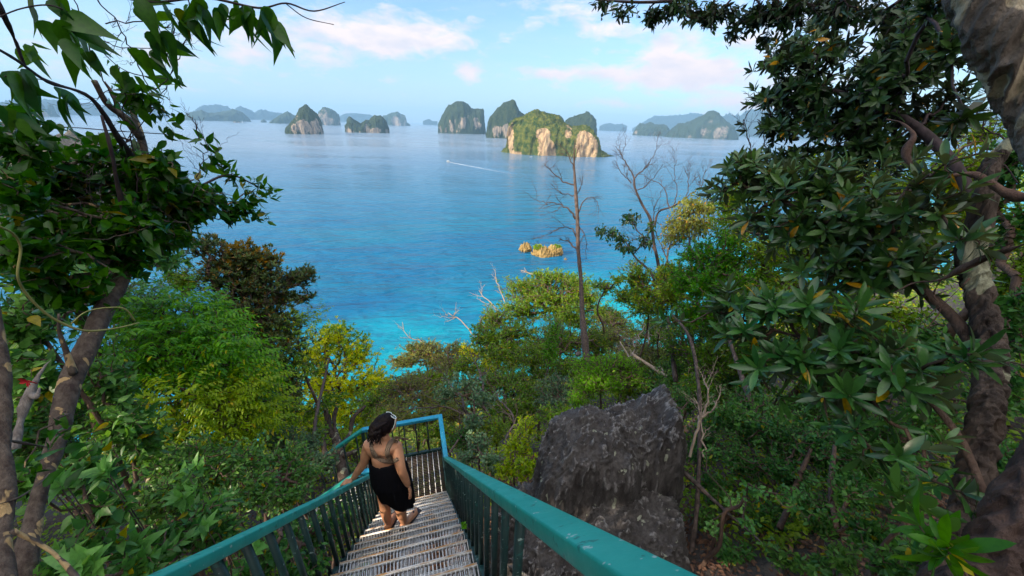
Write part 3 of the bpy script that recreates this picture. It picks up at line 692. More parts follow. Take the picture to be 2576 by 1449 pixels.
    B.add(*ell(hc + fwd * .07 + up * .022, (.05, .02, .012), n=8))                     # brow
    for s in (-1, 1): B.add(*ell(hc + rt * s * .074 - up * .01, (.01, .02, .03), n=8))  # ears
    def seg(pts, r): V, F = tube_mesh(smooth_path(pts, 4), np.interp(np.linspace(0, 1, (len(pts) - 1) * 4 + 1), np.linspace(0, 1, len(r)), r), 8); B.add(V, F)
    # left hand flat on the rail, fingers pointing away along it
    along = (stp(-1, -SW, rz(-1)) - stp(-2, -SW, rz(-2))); along /= np.linalg.norm(along)
    hd = -N3 * .75 + along * .45 + np.array([0, 0, -.05]); hd /= np.linalg.norm(hd); sd = np.cross(hd, [0, 0, 1.0]); sd /= np.linalg.norm(sd)
    wl = J['wrl']; palm = wl + hd * .045 - np.array([0, 0, .018])
    B.add(*ell(palm, (.040, .050, .014), ax=(sd, hd, np.cross(sd, hd)), n=12))
    for k, (off, ln) in enumerate(((-.030, .062), (-.010, .075), (.010, .070), (.029, .055))):
        a = palm + hd * .035 + sd * off; seg([a, a + hd * ln * .5 + np.array([0, 0, .006]), a + hd * ln + np.array([0, 0, -.020])], [.0092, .0088, .007])
    a = palm - sd * .034; seg([a - hd * .01, a + hd * .03 - sd * .022, a + hd * .055 - sd * .026 - np.array([0, 0, .006])], [.011, .010, .008])
    # right hand hanging in a loose curl at the thigh
    wr = J['wrr']; dn = J['wrr'] - J['for']; dn /= np.linalg.norm(dn); dn = dn * .8 + np.array([0, 0, -.35]); dn /= np.linalg.norm(dn)
    pn = -N3; sd = np.cross(dn, pn); sd /= np.linalg.norm(sd)
    palm = wr + dn * .05
    B.add(*ell(palm, (.040, .055, .016), ax=(sd, dn, np.cross(sd, dn)), n=12))
    for off, ln in ((-.030, .055), (-.010, .07), (.010, .066), (.029, .05)):
        a = palm + dn * .04 + sd * off; seg([a, a + dn * ln * .6 + pn * .008, a + dn * ln * .8 + pn * .034], [.0092, .0088, .007])
    a = palm - sd * .032; seg([a, a + dn * .03 - sd * .02 + pn * .01, a + dn * .052 - sd * .012 + pn * .022], [.011, .010, .008])
    # feet
    feet = []
    for an, toe in ((al, (995, 1296)), (ar, (1040, 1296))):
        tp = PZ(toe[0], toe[1], z_tr + .02); f = tp - an; f[2] = 0; f = f / np.linalg.norm(f); s_ = np.cross(f, [0, 0, 1.0])
        base = np.array([an[0], an[1], EYE + z_tr]) ; heel = base - f * .035 + np.array([0, 0, .035])
        seg([an + [0, 0, .02], heel + [0, 0, .02], base + f * .07 + [0, 0, .045], base + f * .15 + [0, 0, .030], base + f * .185 + [0, 0, .026]], [.036, .034, .037, .037, .03])
        for k in range(5):
            a = base + f * (.185 - .006 * k) + s_ * (-.026 + .013 * k) * (-1 if an is al else 1) + [0, 0, .024]; seg([a, a + f * .02, a + f * (.042 - .005 * k) + [0, 0, -.004]], [.011 - .001 * k, .010 - .001 * k, .008 - .0008 * k])
        feet.append((base, f, s_))
    m, t, b = new_mat('tanned_skin'); geo = NT(t, 'ShaderNodeNewGeometry'); P = geo.outputs['Position']
    c = mixc(t, ramp(t, noise(t, P, 9, 4, 0.6), [(0.3, 0.0), (0.7, 1.0)]), (0.54, 0.27, 0.155), (0.40, 0.185, 0.10))
    tat = None
    for (px, py, ry, w_) in ((965, 1119, .04, .022), (958, 1146, .05, .014), (968, 1138, .05, .02)):    # faded tattoos between the shoulder blades
        q = PY(px, py, Yb - .075); vd = NT(t, 'ShaderNodeVectorMath'); vd.operation = 'DISTANCE'; t.links.new(P, vd.inputs[0]); vd.inputs[1].default_value = tuple(q)
        s = ramp(t, M(t, 'ADD', vd.outputs['Value'], M(t, 'MULTIPLY', M(t, 'SUBTRACT', noise(t, P, 60, 3, .6), .5), .05)), [(w_ * .7, .55), (w_ * 1.5, 0.0)])
        tat = s if tat is None else M(t, 'MAXIMUM', tat, s)
    c = mixc(t, tat, c, (0.10, 0.06, 0.05)); t.links.new(c, b.inputs['Base Color'])
    b.inputs['Roughness'].default_value = 0.5; b.inputs['Specular IOR Level'].default_value = .35
    b.inputs['Subsurface Weight'].default_value = 0.12; b.inputs['Subsurface Radius'].default_value = (.02, .008, .004); b.inputs['Subsurface Scale'].default_value = .3
    raw = B.build('person', m)
    rm = raw.modifiers.new('remesh', 'REMESH'); rm.mode = 'VOXEL'; rm.voxel_size = 0.0055; rm.use_smooth_shade = True
    sm_ = raw.modifiers.new('smooth', 'SMOOTH'); sm_.iterations = 3; sm_.factor = .5
    dg = bpy.context.evaluated_depsgraph_get(); dg.update()
    bm_ = bpy.data.meshes.new_from_object(raw.evaluated_get(dg)); bpy.data.objects.remove(raw)
    bm_.materials.clear(); bm_.materials.append(m)
    body = bpy.data.objects.new('person', bm_); COL.objects.link(body)
    foot0 = V3((al[:2] + ar[:2]) / 2, EYE + z_tr)
    from mathutils.bvhtree import BVHTree
    vs = [v.co.copy() for v in bm_.vertices]; bvh = BVHTree.FromPolygons(vs, [list(p.vertices) for p in bm_.polygons])
    recenter(body, foot0)
    tag(body, 'woman in black skirt and strappy top on the stairs, left hand on the rail', 'person')
    def hit(px, py):
        r = Vector(ray(px, py)).normalized(); h = bvh.ray_cast(Vector((0, 0, EYE)), r)
        return (np.array(h[0]), np.array(h[1])) if h[0] else (None, None)
    black = simple_mat('black_cloth', (0.006, 0.006, 0.009), .9, .1, var=.3, sc=60)
    # skirt: a slanting hem, higher on her left
    ph = np.linspace(0, 2 * math.pi, 72, endpoint=False); rows = []
    Wc = PY(970, 1150, Yb + .01); Hc = J['pelvis']; Bc = PY(997, 1250, Yb + .03)
    for u in np.linspace(0, 1, 26):
        ctr = Wc * (1 - u) ** 2 + Hc * 2 * u * (1 - u) * 1.0 + Bc * u ** 2 if False else (Wc + (Hc - Wc) * min(u / .42, 1) if u < .42 else Hc + (Bc - Hc) * (u - .42) / .58)
        rx = np.interp(u, [0, .2, .45, .75, 1], [.148, .174, .186, .180, .170]); ry = np.interp(u, [0, .2, .45, .75, 1], [.118, .148, .172, .168, .16])
        row = []
        for a in ph:
            side = math.cos(a)                          # +1 at her right
            hang = u * u * (0.135 * side + 0.02 * math.sin(a))
            fold = 1 + (0.018 + .055 * u * u) * math.sin(a * 9 + 2.5 * math.sin(a * 2) + u * 2) + .012 * math.sin(a * 17 + 3 * u)
            p = ctr + N3 * rx * math.cos(a) * fold + D3 * ry * math.sin(a) * fold; p = p - np.array([0, 0, hang])
            row.append(p)
        rows.append(row)
    V = np.array(rows).reshape(-1, 3); i = np.arange(25)[:, None]; j = np.arange(72)[None]; A = i * 72 + j; Bq = i * 72 + (j + 1) % 72
    sk_ = mesh_obj('skirt', V, np.stack([A, Bq, Bq + 72, A + 72], -1).reshape(-1, 4), black, body, True)
    md = sk_.modifiers.new('thickness', 'SOLIDIFY'); md.thickness = .004
    # patterned top: band round the ribs and two wide straps
    mt, t, b = new_mat('meander_cloth'); geo = NT(t, 'ShaderNodeNewGeometry')
    br = NT(t, 'ShaderNodeTexBrick'); br.inputs['Scale'].default_value = 60; br.inputs['Mortar Size'].default_value = .07; br.inputs['Mortar Smooth'].default_value = 0
    rr = NT(t, 'ShaderNodeVectorRotate'); rr.rotation_type = 'X_AXIS'; rr.inputs['Angle'].default_value = R(50); t.links.new(geo.outputs['Position'], rr.inputs['Vector']); t.links.new(rr.outputs[0], br.inputs['Vector'])
    br.inputs['Color1'].default_value = (0.02, .015, .014, 1); br.inputs['Color2'].default_value = (0.03, .022, .02, 1); br.inputs['Mortar'].default_value = (0.22, .15, .10, 1)
    L(t, br, 'Color', b, 'Base Color'); b.inputs['Roughness'].default_value = .8
    def ribbon(rows_px, name):
        V = []; n = len(rows_px[0])
        for row in rows_px:
            for (px, py) in row:
                h, nn = hit(px, py)
                if h is None: h = PY(px, py, Yb - .03); nn = np.array([0, -1, .3])
                V.append(h + nn * .007)
        V = np.array(V).reshape(len(rows_px), n, 3)
        V[1:-1] = (V[:-2] + 2 * V[1:-1] + V[2:]) / 4
        o = mesh_obj(name, V.reshape(-1, 3), grid_faces(len(rows_px), n), mt, body, True)
        md = o.modifiers.new('thickness', 'SOLIDIFY'); md.thickness = .005; md.offset = 0; return o
    def strap(cl, wd):
        p = smooth_path([(x, y) for x, y in cl], 6); ws = np.interp(np.linspace(0, 1, len(p)), np.linspace(0, 1, len(wd)), wd)
        T = np.gradient(p, axis=0); T /= np.linalg.norm(T, axis=1, keepdims=True); Nn = np.stack([-T[:, 1], T[:, 0]], 1)
        return [[tuple(p[i] + Nn[i] * ws[i] * f) for f in (-.5, -.17, .17, .5)] for i in range(len(p))]
    ribbon(strap([(935, 1098), (933, 1112), (936, 1130), (948, 1150)], [7, 8, 9, 12]), 'shoulder_strap')
    ribbon(strap([(1001, 1110), (987, 1110), (978, 1122), (974, 1140), (982, 1157)], [10, 12, 13, 12, 14]), 'shoulder_strap')
    ribbon(strap([(944, 1146), (956, 1156), (972, 1160), (990, 1160), (1001, 1154)], [8, 10, 11, 11, 9]), 'bodice')
    # frill over her right shoulder
    rows = []
    f0, f1 = J['shr'] + np.array([-.06, .04, .075]), J['shr'] + np.array([.045, .10, -.02])
    for u in np.linspace(0, 1, 10):
        c = f0 * (1 - u) + f1 * u
        for v in np.linspace(0, 1, 5): rows.append(c + N3 * v * .07 + np.array([0, .02 * v, .012 * math.sin(u * 12 + v) - .035 * v * v + .012]))
    o = mesh_obj('frill', np.array(rows), grid_faces(10, 5), mt, body, True); md = o.modifiers.new('thickness', 'SOLIDIFY'); md.thickness = .004
    # hair pulled back to a low ponytail
    hm, t, b = new_mat('dark_hair'); geo = NT(t, 'ShaderNodeNewGeometry')
    t.links.new(mixc(t, noise(t, vscale(t, geo.outputs['Position'], (1, 1, .3)), 120, 3, .6), (0.003, .002, .003), (0.014, .008, .009)), b.inputs['Base Color']); b.inputs['Roughness'].default_value = .6; b.inputs['Specular IOR Level'].default_value = .15
    HB = Batch()
    def hairf(U):
        U = U.copy(); face = np.clip(U[..., 1] * 1.3 - U[..., 2] * .55, -1, 1); k = np.where(face > .62, .86, 1.0); lo = np.clip(-U[..., 2] - .2, 0, 1)
        U = U * k[..., None]; U[..., 0] *= 1 - .3 * lo; return U * (1 + .035 * fbm(U * 4, 3))[..., None]
    HB.add(*ell(hc - fwd * .016 + up * .016, (.086, .100, .108), n=36, f=hairf))
    bn = PY(946, 1082, Yb + .0)
    knob = lambda U: U * (1 + .16 * fbm(U * 3.2 + 4, 3))[..., None]
    HB.add(*ell(bn, (.072, .068, .070), n=26, f=knob)); HB.add(*ell(bn * .5 + hc * .5 - up * .03, (.06, .07, .065), n=20, f=knob))
    for k in range(26):
        a = bn + np.array([random.uniform(-.04, .05), random.uniform(-.05, .02), random.uniform(-.03, .0)]); q = a + np.array([random.uniform(-.05, .03), -.02, random.uniform(-.11, -.06)])
        V, F = tube_mesh(smooth_path([a, (a + q) / 2 + np.array([random.uniform(-.02, .02), -.012, 0]), q], 4), np.linspace(.010, .002, 9), 5); HB.add(V, F)
    for k in range(14):
        a = hc + up * .09 + rt * random.uniform(-.06, .07) - fwd * .03; q = bn + np.array([random.uniform(-.02, .02), -.03, random.uniform(0, .04)])
        mid = (a + q) / 2 - fwd * .055 + np.array([0, 0, .012]); V, F = tube_mesh(smooth_path([a, mid, q], 6), np.linspace(.012, .012, 13), 6); HB.add(V, F)
    HB.build('hair', hm, body, True)
    # white sunglasses pushed up on her head
    wm = simple_mat('white_plastic', (0.72, 0.78, 0.76), .35, .5); lm = simple_mat('smoked_lens', (0.05, .08, .09), .1, .6)
    g = Batch(); g2 = Batch(); gc = hc + up * .088 + fwd * .052
    gu = (up * .55 - fwd * .83); gu /= np.linalg.norm(gu)
    for s in (-1, 1):
        a = np.linspace(0, 2 * math.pi, 22); ring = np.array([gc + rt * (s * .036 + .031 * math.cos(q)) + gu * .024 * math.sin(q) - up * .012 * (abs(s * .036 + .031 * math.cos(q)) / .06) ** 2 for q in a])
        V, F = tube_mesh(ring, np.full(22, .0036), 6, cap=False); g.add(V, F)
        lv = np.vstack([ring.mean(0), ring]); g2.add(lv, np.array([[0, k + 1, k + 2] for k in range(21)]))
        e = gc + rt * s * .070 - up * .012; q_ = hc + rt * s * .086 - up * .012 - fwd * .006
        V, F = tube_mesh(smooth_path([e, (e + q_) / 2 + rt * s * .010, q_], 5), np.full(11, .0030), 6); g.add(V, F)
    gl = g.build('sunglasses', wm, body); g2.build('lens', lm, gl)
    sole = simple_mat('dark_sandal', (0.03, .03, .04), .7)
    for base, f, s_ in feet:
        sb = MB(); sb.beam(base - f * .06 + [0, 0, .006], base + f * .235 + [0, 0, .006], .085, .012, s_); so2 = sb.build('sandal', sole, body, .004)
        st = MB()
        for q in (-1, 1): st.beam(base + f * .155 + [0, 0, .072], base + f * .05 + s_ * q * .040 + [0, 0, .03], .012, .006)
        st.build('strap', sole, so2)
build_woman()

# ------------------------------------------------------------------ boats on the bay
M_WHITE = simple_mat('white_boat_paint', (0.80, 0.80, 0.78), .35)
M_CAN = simple_mat('dark_canopy', (0.10, 0.12, 0.16), .6)
def motorboat(px, py, ln, head, label, cat='boat', canopy=True, group=None):
    c = on_sea(px, py); h = np.array([math.cos(head), math.sin(head), 0]); s = np.array([-h[1], h[0], 0]); t = thing('motorboat', label, cat, c, group)
    V = []; st = np.linspace(-.5, .5, 9)
    for u in st:
        w_ = .16 * (1 - max(0, (u - .05) / .45) ** 2.2); sh = .075 + .04 * max(0, u)
        for (a, z) in ((-w_, sh), (-w_ * .75, 0), (0, -.03), (w_ * .75, 0), (w_, sh)): V.append(c + h * u * ln + s * a * ln + np.array([0, 0, z * ln + .02 * ln]))
    F = grid_faces(9, 5); hull = mesh_obj('hull', np.array(V), [F, np.array([[0, 5, 9, 4]]) * 0 + np.array([[0, 1, 3, 4]])], M_WHITE, t)
    mb = MB(); mb.beam(c + h * -.42 * ln + [0, 0, .085 * ln], c + h * .3 * ln + [0, 0, .085 * ln], .26 * ln, .01 * ln); mb.build('deck', M_WHITE, t)
    if canopy:
        mb = MB(); mb.beam(c + h * -.3 * ln + [0, 0, .25 * ln], c + h * .15 * ln + [0, 0, .26 * ln], .27 * ln, .018 * ln); mb.build('canopy', M_WHITE, t)
        mb = MB()
        for u in (-.28, -.05, .13):
            for v in (-.12, .12): mb.beam(c + h * u * ln + s * v * ln + [0, 0, .08 * ln], c + h * u * ln + s * v * ln + [0, 0, .25 * ln], .015 * ln, .015 * ln)
        mb.build('canopy_frame', M_CAN, t)
        mb = MB()
        for u in (-.2, -.08, .04): mb.beam(c + h * u * ln + s * -.1 * ln + [0, 0, .11 * ln], c + h * u * ln + s * .1 * ln + [0, 0, .11 * ln], .05 * ln, .06 * ln)
        mb.build('seats', M_CAN, t)
    for v in (-.05, .05):
        mb = MB(); mb.beam(c + h * -.53 * ln + s * v * ln + [0, 0, 0], c + h * -.53 * ln + s * v * ln + [0, 0, .14 * ln], .03 * ln, .05 * ln); mb.build('outboard_motor', M_CAN, t)
    return t
bc = on_sea(1128, 408); bw = on_sea(1250, 432); hd_ = math.atan2(-(bw - bc)[1], -(bw - bc)[0])
motorboat(1127, 407.5, 13.0, hd_, 'white speedboat crossing the bay with a foaming wake behind it', 'speedboat')
motorboat(1336, 394.6, 8, 0.3, 'small white boat moored at the foot of the sunlit island, leftmost', canopy=False)
motorboat(1478, 396.6, 9, 0.1, 'small white boat at the right end foot of the sunlit island', canopy=False)
def sailing_boat():
    c = on_sea(610, 307.5); t = thing('sailing_boat', 'tiny white sailing boat with bare mast in front of the long dark island', 'sailing boat', c)
    mb = MB(); mb.beam(c + [-9, 0, 1], c + [9, 0, 1], 4.5, 2.2); mb.beam(c + [-4, 0, 2.6], c + [3, 0, 2.6], 3, 1.2); mb.build('hull', M_WHITE, t)
    mb = MB(); mb.beam(c + [0, 0, 2], c + [0, 0, 24], .9, .9); mb.beam(c + [0, 0, 5], c + [-8, 0, 5], .5, .5); mb.build('mast', M_WHITE, t)
sailing_boat()
def wake():
    m, t, b = new_mat('foam'); geo = NT(t, 'ShaderNodeNewGeometry'); att = NT(t, 'ShaderNodeAttribute'); att.attribute_name = 'foam'
    b.inputs['Base Color'].default_value = (.8, .85, .88, 1); b.inputs['Roughness'].default_value = .8
    n = noise(t, geo.outputs['Position'], .35, 5, .7)
    t.links.new(M(t, 'MULTIPLY', ramp(t, M(t, 'ADD', n, M(t, 'MULTIPLY', att.outputs['Fac'], .55)), [(.55, 0.0), (.85, 1.0)]), ramp(t, att.outputs['Fac'], [(0.0, 0.0), (.4, 1.0)])), b.inputs['Alpha'])
    V, A = [], []; p0 = on_sea(1131, 408.6); p1 = on_sea(1330, 446.0); d = p1 - p0; n_ = np.array([-d[1], d[0], 0]) / np.linalg.norm(d); nu = 50
    for i in range(nu):
        u = i / (nu - 1)
        for v in (-1, -.6, 0, .6, 1): V.append(p0 + d * u + n_ * v * (2.6 + 12 * u) + [0, 0, .3]); A.append((1 - u) ** .8 * (1 - abs(v) ** 2) * .45)
    o = mesh_obj('boat_wake', np.array(V), grid_faces(nu, 5), m); a = o.data.attributes.new('foam', 'FLOAT', 'POINT'); a.data.foreach_set('value', np.array(A, np.float32)); tag(o, kind='structure')
    # the long bow waves: low ridges of water
    sm = bpy.data.materials['sea_water']; B = Batch()
    for (q0, q1, hgt) in (((1138, 409), (1440, 458), .8), ((1126, 411), (1040, 470), .7), ((1124, 414), (1075, 462), .6), ((1133, 418), (1100, 460), .5)):
        a0, a1 = on_sea(*q0), on_sea(*q1); pts = [a0 + (a1 - a0) * u for u in np.linspace(0, 1, 30)]; dd = (a1 - a0) / np.linalg.norm(a1 - a0); nn = np.array([-dd[1], dd[0], 0]); V = []
        for i, p in enumerate(pts):
            e = math.sin(math.pi * min(1, (i + 1) / 12) / 2) * (1 - i / 30) ** .7
            for v, z in ((-2.5, -.02), (-1.2, .55), (0, 1), (1.2, .55), (2.5, -.02)): V.append(p + nn * v * 1.3 + [0, 0, .02 + z * hgt * e])
        B.add(np.array(V), grid_faces(30, 5))
    o = B.build('bow_waves', sm, smooth=True); tag(o, kind='structure')
wake()

# ------------------------------------------------------------------ foliage tools
def leaf_mat(name, a, b_, old=(0.45, 0.30, 0.02), p_old=0.03, rough=0.42, trans=0.30, clump=1.2, spec=0.32, under=None):
    g_ = 1.75 if max(a) < .06 else (1.4 if max(a) < .1 else 1.15); a = tuple(v * g_ for v in a); b_ = tuple(v * g_ for v in b_)
    m, t, b = new_mat(name); geo = NT(t, 'ShaderNodeNewGeometry'); rnd = geo.outputs['Random Per Island']; P = geo.outputs['Position']
    k = M(t, 'ADD', M(t, 'MULTIPLY', rnd, .65), M(t, 'MULTIPLY', noise(t, P, clump, 2, .5), .7))
    c = mixc(t, ramp(t, k, [(0.35, 0.0), (1.0, 1.0)]), a, b_)
    c = mixc(t, ramp(t, rnd, [(1 - p_old - .001, 0.0), (1 - p_old, 1.0)]), c, old)
    c = mixc(t, ramp(t, noise(t, P, 55, 3, .6), [(.35, .38), (.6, 0.0)]), c, tuple(v * .55 for v in a))
    oi = NT(t, 'ShaderNodeObjectInfo'); vv = M(t, 'ADD', M(t, 'MULTIPLY', oi.outputs['Random'], .5), .86); hs = NT(t, 'ShaderNodeHueSaturation'); t.links.new(vv, hs.inputs['Value']); t.links.new(M(t, 'ADD', M(t, 'MULTIPLY', oi.outputs['Random'], -.03), .512), hs.inputs['Hue']); hs.inputs['Saturation'].default_value = 1.16; t.links.new(c, hs.inputs['Color']); c = hs.outputs[0]
    if under:
        c = mixc(t, M(t, 'MULTIPLY', geo.outputs['Backfacing'], .8), c, under)
    t.links.new(c, b.inputs['Base Color']); b.inputs['Roughness'].default_value = rough; b.inputs['Specular IOR Level'].default_value = spec
    tr = NT(t, 'ShaderNodeBsdfTranslucent'); br = NT(t, 'ShaderNodeMix'); br.data_type = 'RGBA'; br.blend_type = 'MULTIPLY'; br.inputs[0].default_value = 1
    t.links.new(c, br.inputs[6]); br.inputs[7].default_value = (2.3, 2.1, .8, 1); L(t, br, 2, tr, 0)
    mx = NT(t, 'ShaderNodeMixShader'); mx.inputs[0].default_value = trans; L(t, b, 0, mx, 1); L(t, tr, 0, mx, 2)
    out = [n for n in t.nodes if n.type == 'OUTPUT_MATERIAL'][0]; L(t, mx, 0, out, 0)
    return m
def bark_mat(name, a, b_, patch=None, p_thr=0.58, sc=9.0, bump=.02, stretch=.3):
    m, t, b = new_mat(name); geo = NT(t, 'ShaderNodeNewGeometry'); P = geo.outputs['Position']
    c = mixc(t, ramp(t, noise(t, vscale(t, P, (1, 1, stretch)), sc * 2.2, 5, .65), [(.35, 0.0), (.65, 1.0)]), a, b_)
    if patch: c = mixc(t, ramp(t, noise(t, vscale(t, P, (1, 1, .5)), sc, 3, .5, .6), [(p_thr, 0.0), (p_thr + .025, 1.0)]), c, patch)
    t.links.new(c, b.inputs['Base Color']); b.inputs['Roughness'].default_value = .85
    bp = NT(t, 'ShaderNodeBump'); bp.inputs['Strength'].default_value = .9; bp.inputs['Distance'].default_value = bump
    t.links.new(noise(t, vscale(t, P, (1, 1, stretch)), sc * 3, 5, .7), bp.inputs['Height']); t.links.new(bp.outputs[0], b.inputs['Normal'])
    return m
COVER, LSC = 1.75, .88
def norm(v): return v / (np.linalg.norm(v, axis=-1, keepdims=True) + 1e-9)
SHAPES = dict(
    tiny=([.45], [.5]),
    oval=([.22, .62], [.40, .42]),
    ovate=([.15, .38, .70], [.38, .50, .27]),
    heart=([.03, .12, .28, .5, .75], [.28, .48, .50, .35, .15]),
    lance=([.2, .5, .8], [.36, .5, .30]),
    spoon=([.25, .55, .82], [.26, .48, .40]),
    big=([.12, .30, .52, .74, .90], [.22, .38, .5, .42, .22]))
def leaves_geo(Pn, Dn, Nn, Ln, Wn, shape='oval', fold=.25, droop=.15):
    """batched leaves: base points, growth directions, face normals, lengths and widths"""
    n = len(Pn)
    if n == 0: return np.zeros((0, 3)), [np.zeros((0, 3), int)]
    Dn = norm(Dn); Nn = norm(Nn - Dn * np.sum(Nn * Dn, -1, keepdims=True)); Sn = np.cross(Dn, Nn)
    ts, ws = SHAPES[shape]; dr = droop * (0.4 + 1.2 * rng.random(n)); fo = fold * (0.5 + rng.random(n))
    rows = [Pn[:, None, :]]
    L3 = Ln[:, None]; W3 = Wn[:, None]
    if shape == 'tiny':
        lft = Pn + Dn * L3 * .45 - Sn * W3 * .5 + Nn * (W3 * fo[:, None] * .5); rgt = Pn + Dn * L3 * .45 + Sn * W3 * .5 + Nn * (W3 * fo[:, None] * .5)
        tip = Pn + Dn * L3 - Nn * (L3 * dr[:, None])
        V = np.stack([Pn, rgt, tip, lft], 1).reshape(-1, 3); b = np.arange(n)[:, None] * 4
        return V, [np.concatenate([b + [0, 1, 2], b + [0, 2, 3]])]
    for t, w_ in zip(ts, ws):
        mid = Pn + Dn * L3 * t - Nn * (L3 * dr[:, None] * t * t)
        e = Nn * (W3 * w_ * fo[:, None])
        rows.append(np.stack([mid - Sn * W3 * w_ + e, mid, mid + Sn * W3 * w_ + e], 1))
    rows.append((Pn + Dn * L3 - Nn * (L3 * dr[:, None]))[:, None, :])
    V = np.concatenate(rows, 1); k = V.shape[1]; V = V.reshape(-1, 3); b = np.arange(n)[:, None] * k; m = len(ts)
    tri = [b + [0, 2, 1], b + [0, 3, 2]]; q = []
    for i in range(m - 1):
        a = 1 + 3 * i; q += [b + [a, a + 1, a + 4, a + 3], b + [a + 1, a + 2, a + 5, a + 4]]
    a = 1 + 3 * (m - 1); tp = k - 1; tri += [b + [a, a + 1, tp], b + [a + 1, a + 2, tp]]
    return V, [np.concatenate(tri)] + ([np.concatenate(q)] if q else [])
def rnd_unit(n): return norm(rng.normal(size=(n, 3)))
def spray(E, Dr, kind, ln, wd, per, tw, up=.6, droop=.15, shape='oval', jit=.35, spread=1.0):
    """leaves on the twig ends E (with directions Dr)"""
    n = len(E); Dr = norm(Dr)
    rf = rnd_unit(n); U = norm(np.cross(Dr, rf)); W_ = np.cross(Dr, U)
    if kind == 'rosette':
        i = np.arange(per)[None]; ang = i * 2.4 + rng.random((n, 1)) * 6.28
        tilt = (0.45 + 0.95 * (i / per)) * spread + rng.normal(0, .16, (n, per))
        rad = U[:, None] * np.cos(ang)[..., None] + W_[:, None] * np.sin(ang)[..., None]
        D = Dr[:, None] * np.cos(tilt)[..., None] + rad * np.sin(tilt)[..., None]
        N = Dr[:, None] * np.sin(tilt)[..., None] - rad * np.cos(tilt)[..., None]
        Pb = E[:, None] - Dr[:, None] * (tw * .25 * (i / per))[..., None]
    elif kind == 'pinnate':
        i = np.arange(per)[None]; f = (i + .5) / per
        sgn = np.where(i % 2 == 0, 1.0, -1.0)
        sid = norm(np.cross(Dr, [0, 0, 1.0]) + 1e-3)
        sag = -droop * 1.6
        Pb = E[:, None] + Dr[:, None] * (tw * f)[..., None] + np.array([0, 0, 1.0]) * (sag * tw * f * f)[..., None]
        D = Dr[:, None] * .55 + sid[:, None] * sgn[..., None] * .8 + np.array([0, 0, -.55]) + rng.normal(0, .14, (n, per, 3))
        N = np.array([0, 0, 1.0]) + sid[:, None] * sgn[..., None] * .35 + rng.normal(0, .2, (n, per, 3))
    elif kind == 'hang':
        Pb = E[:, None] + rnd_unit(n * per).reshape(n, per, 3) * tw * .5
        D = np.array([0, 0, -1.0]) + rng.normal(0, jit, (n, per, 3)) + Dr[:, None] * .35
        N = rng.normal(0, 1, (n, per, 3)) * [1, 1, .3] + np.array([0, -.6, .2])
    else:
        i = np.arange(per)[None]; f = (i + .3) / per; ang = i * 2.4 + rng.random((n, 1)) * 6.28
        rad = U[:, None] * np.cos(ang)[..., None] + W_[:, None] * np.sin(ang)[..., None]
        Pb = E[:, None] - Dr[:, None] * (tw * (1 - f))[..., None] + rng.normal(0, tw * .06, (n, per, 3))
        D = Dr[:, None] * .7 + rad * .8 + rng.normal(0, jit, (n, per, 3)) - np.array([0, 0, droop])
        N = np.array([0, 0, up]) + rng.normal(0, .45, (n, per, 3)) + np.array([0, -.25, 0])
    Pb = np.broadcast_to(Pb, (n, per, 3)).reshape(-1, 3); D = np.broadcast_to(D, (n, per, 3)).reshape(-1, 3); N = np.broadcast_to(N, (n, per, 3)).reshape(-1, 3)
    s = 0.5 + .75 * rng.random(len(Pb))
    return leaves_geo(Pb, D, N, ln * s, wd * s * (.85 + .3 * rng.random(len(Pb))), shape, droop=droop)
def skeleton(path, targets, r_tip, power=.45, step=None, wob=.12):
    """grow twigs from an existing limb path to every target; returns edges with radii"""
    nodes = [np.array(p[:3], float) for p in path]; par = [-1] + list(range(len(path) - 1)); base_r = [p[3] for p in path]
    NP = np.zeros((len(path) + len(targets) * 3, 3)); NP[:len(path)] = nodes; cnt = len(path); PR = np.full(len(NP), -1); PR[1:cnt] = np.arange(cnt - 1)
    acc = np.zeros(len(NP)); 
    for i in range(1, cnt): acc[i] = acc[i - 1] + np.linalg.norm(NP[i] - NP[i - 1])
    start = max(0, int(cnt * .35)) if cnt > 3 else 0
    ends = np.zeros(len(targets), int)
    order = np.argsort(np.linalg.norm(targets - NP[cnt - 1], axis=1)) if len(targets) else []
    for ti in order:
        t = targets[ti]; c = np.linalg.norm(NP[start:cnt] - t, axis=1) + .22 * acc[start:cnt]; j = start + int(np.argmin(c)); p = NP[j]; d = np.linalg.norm(t - p)
        q = p
        for f in (.4, .72):
            NP[cnt] = p + (t - p) * f + rng.normal(0, wob * d * .5, 3) + np.array([0, 0, -.05 * d]); PR[cnt] = j; acc[cnt] = acc[j] + d * .4; j = cnt; cnt += 1
        NP[cnt] = t; PR[cnt] = j; acc[cnt] = acc[j] + d * .3; ends[ti] = cnt; cnt += 1
    load = np.zeros(cnt); load[ends] = 1
    for i in range(cnt - 1, 0, -1): load[PR[i]] += load[i]
    rr = r_tip * np.maximum(load, 1) ** power
    rr[:len(path)] = np.maximum(np.array(base_r), np.minimum(rr[:len(path)], np.array(base_r) + 1e9) * 0 + np.array(base_r))
    if len(path): 
        cap = base_r[-1] if base_r[-1] > 0 else 1
        rr[len(path):] = np.minimum(rr[len(path):], max(base_r) * .6)
    return NP[:cnt], PR[:cnt], rr[:cnt], ends
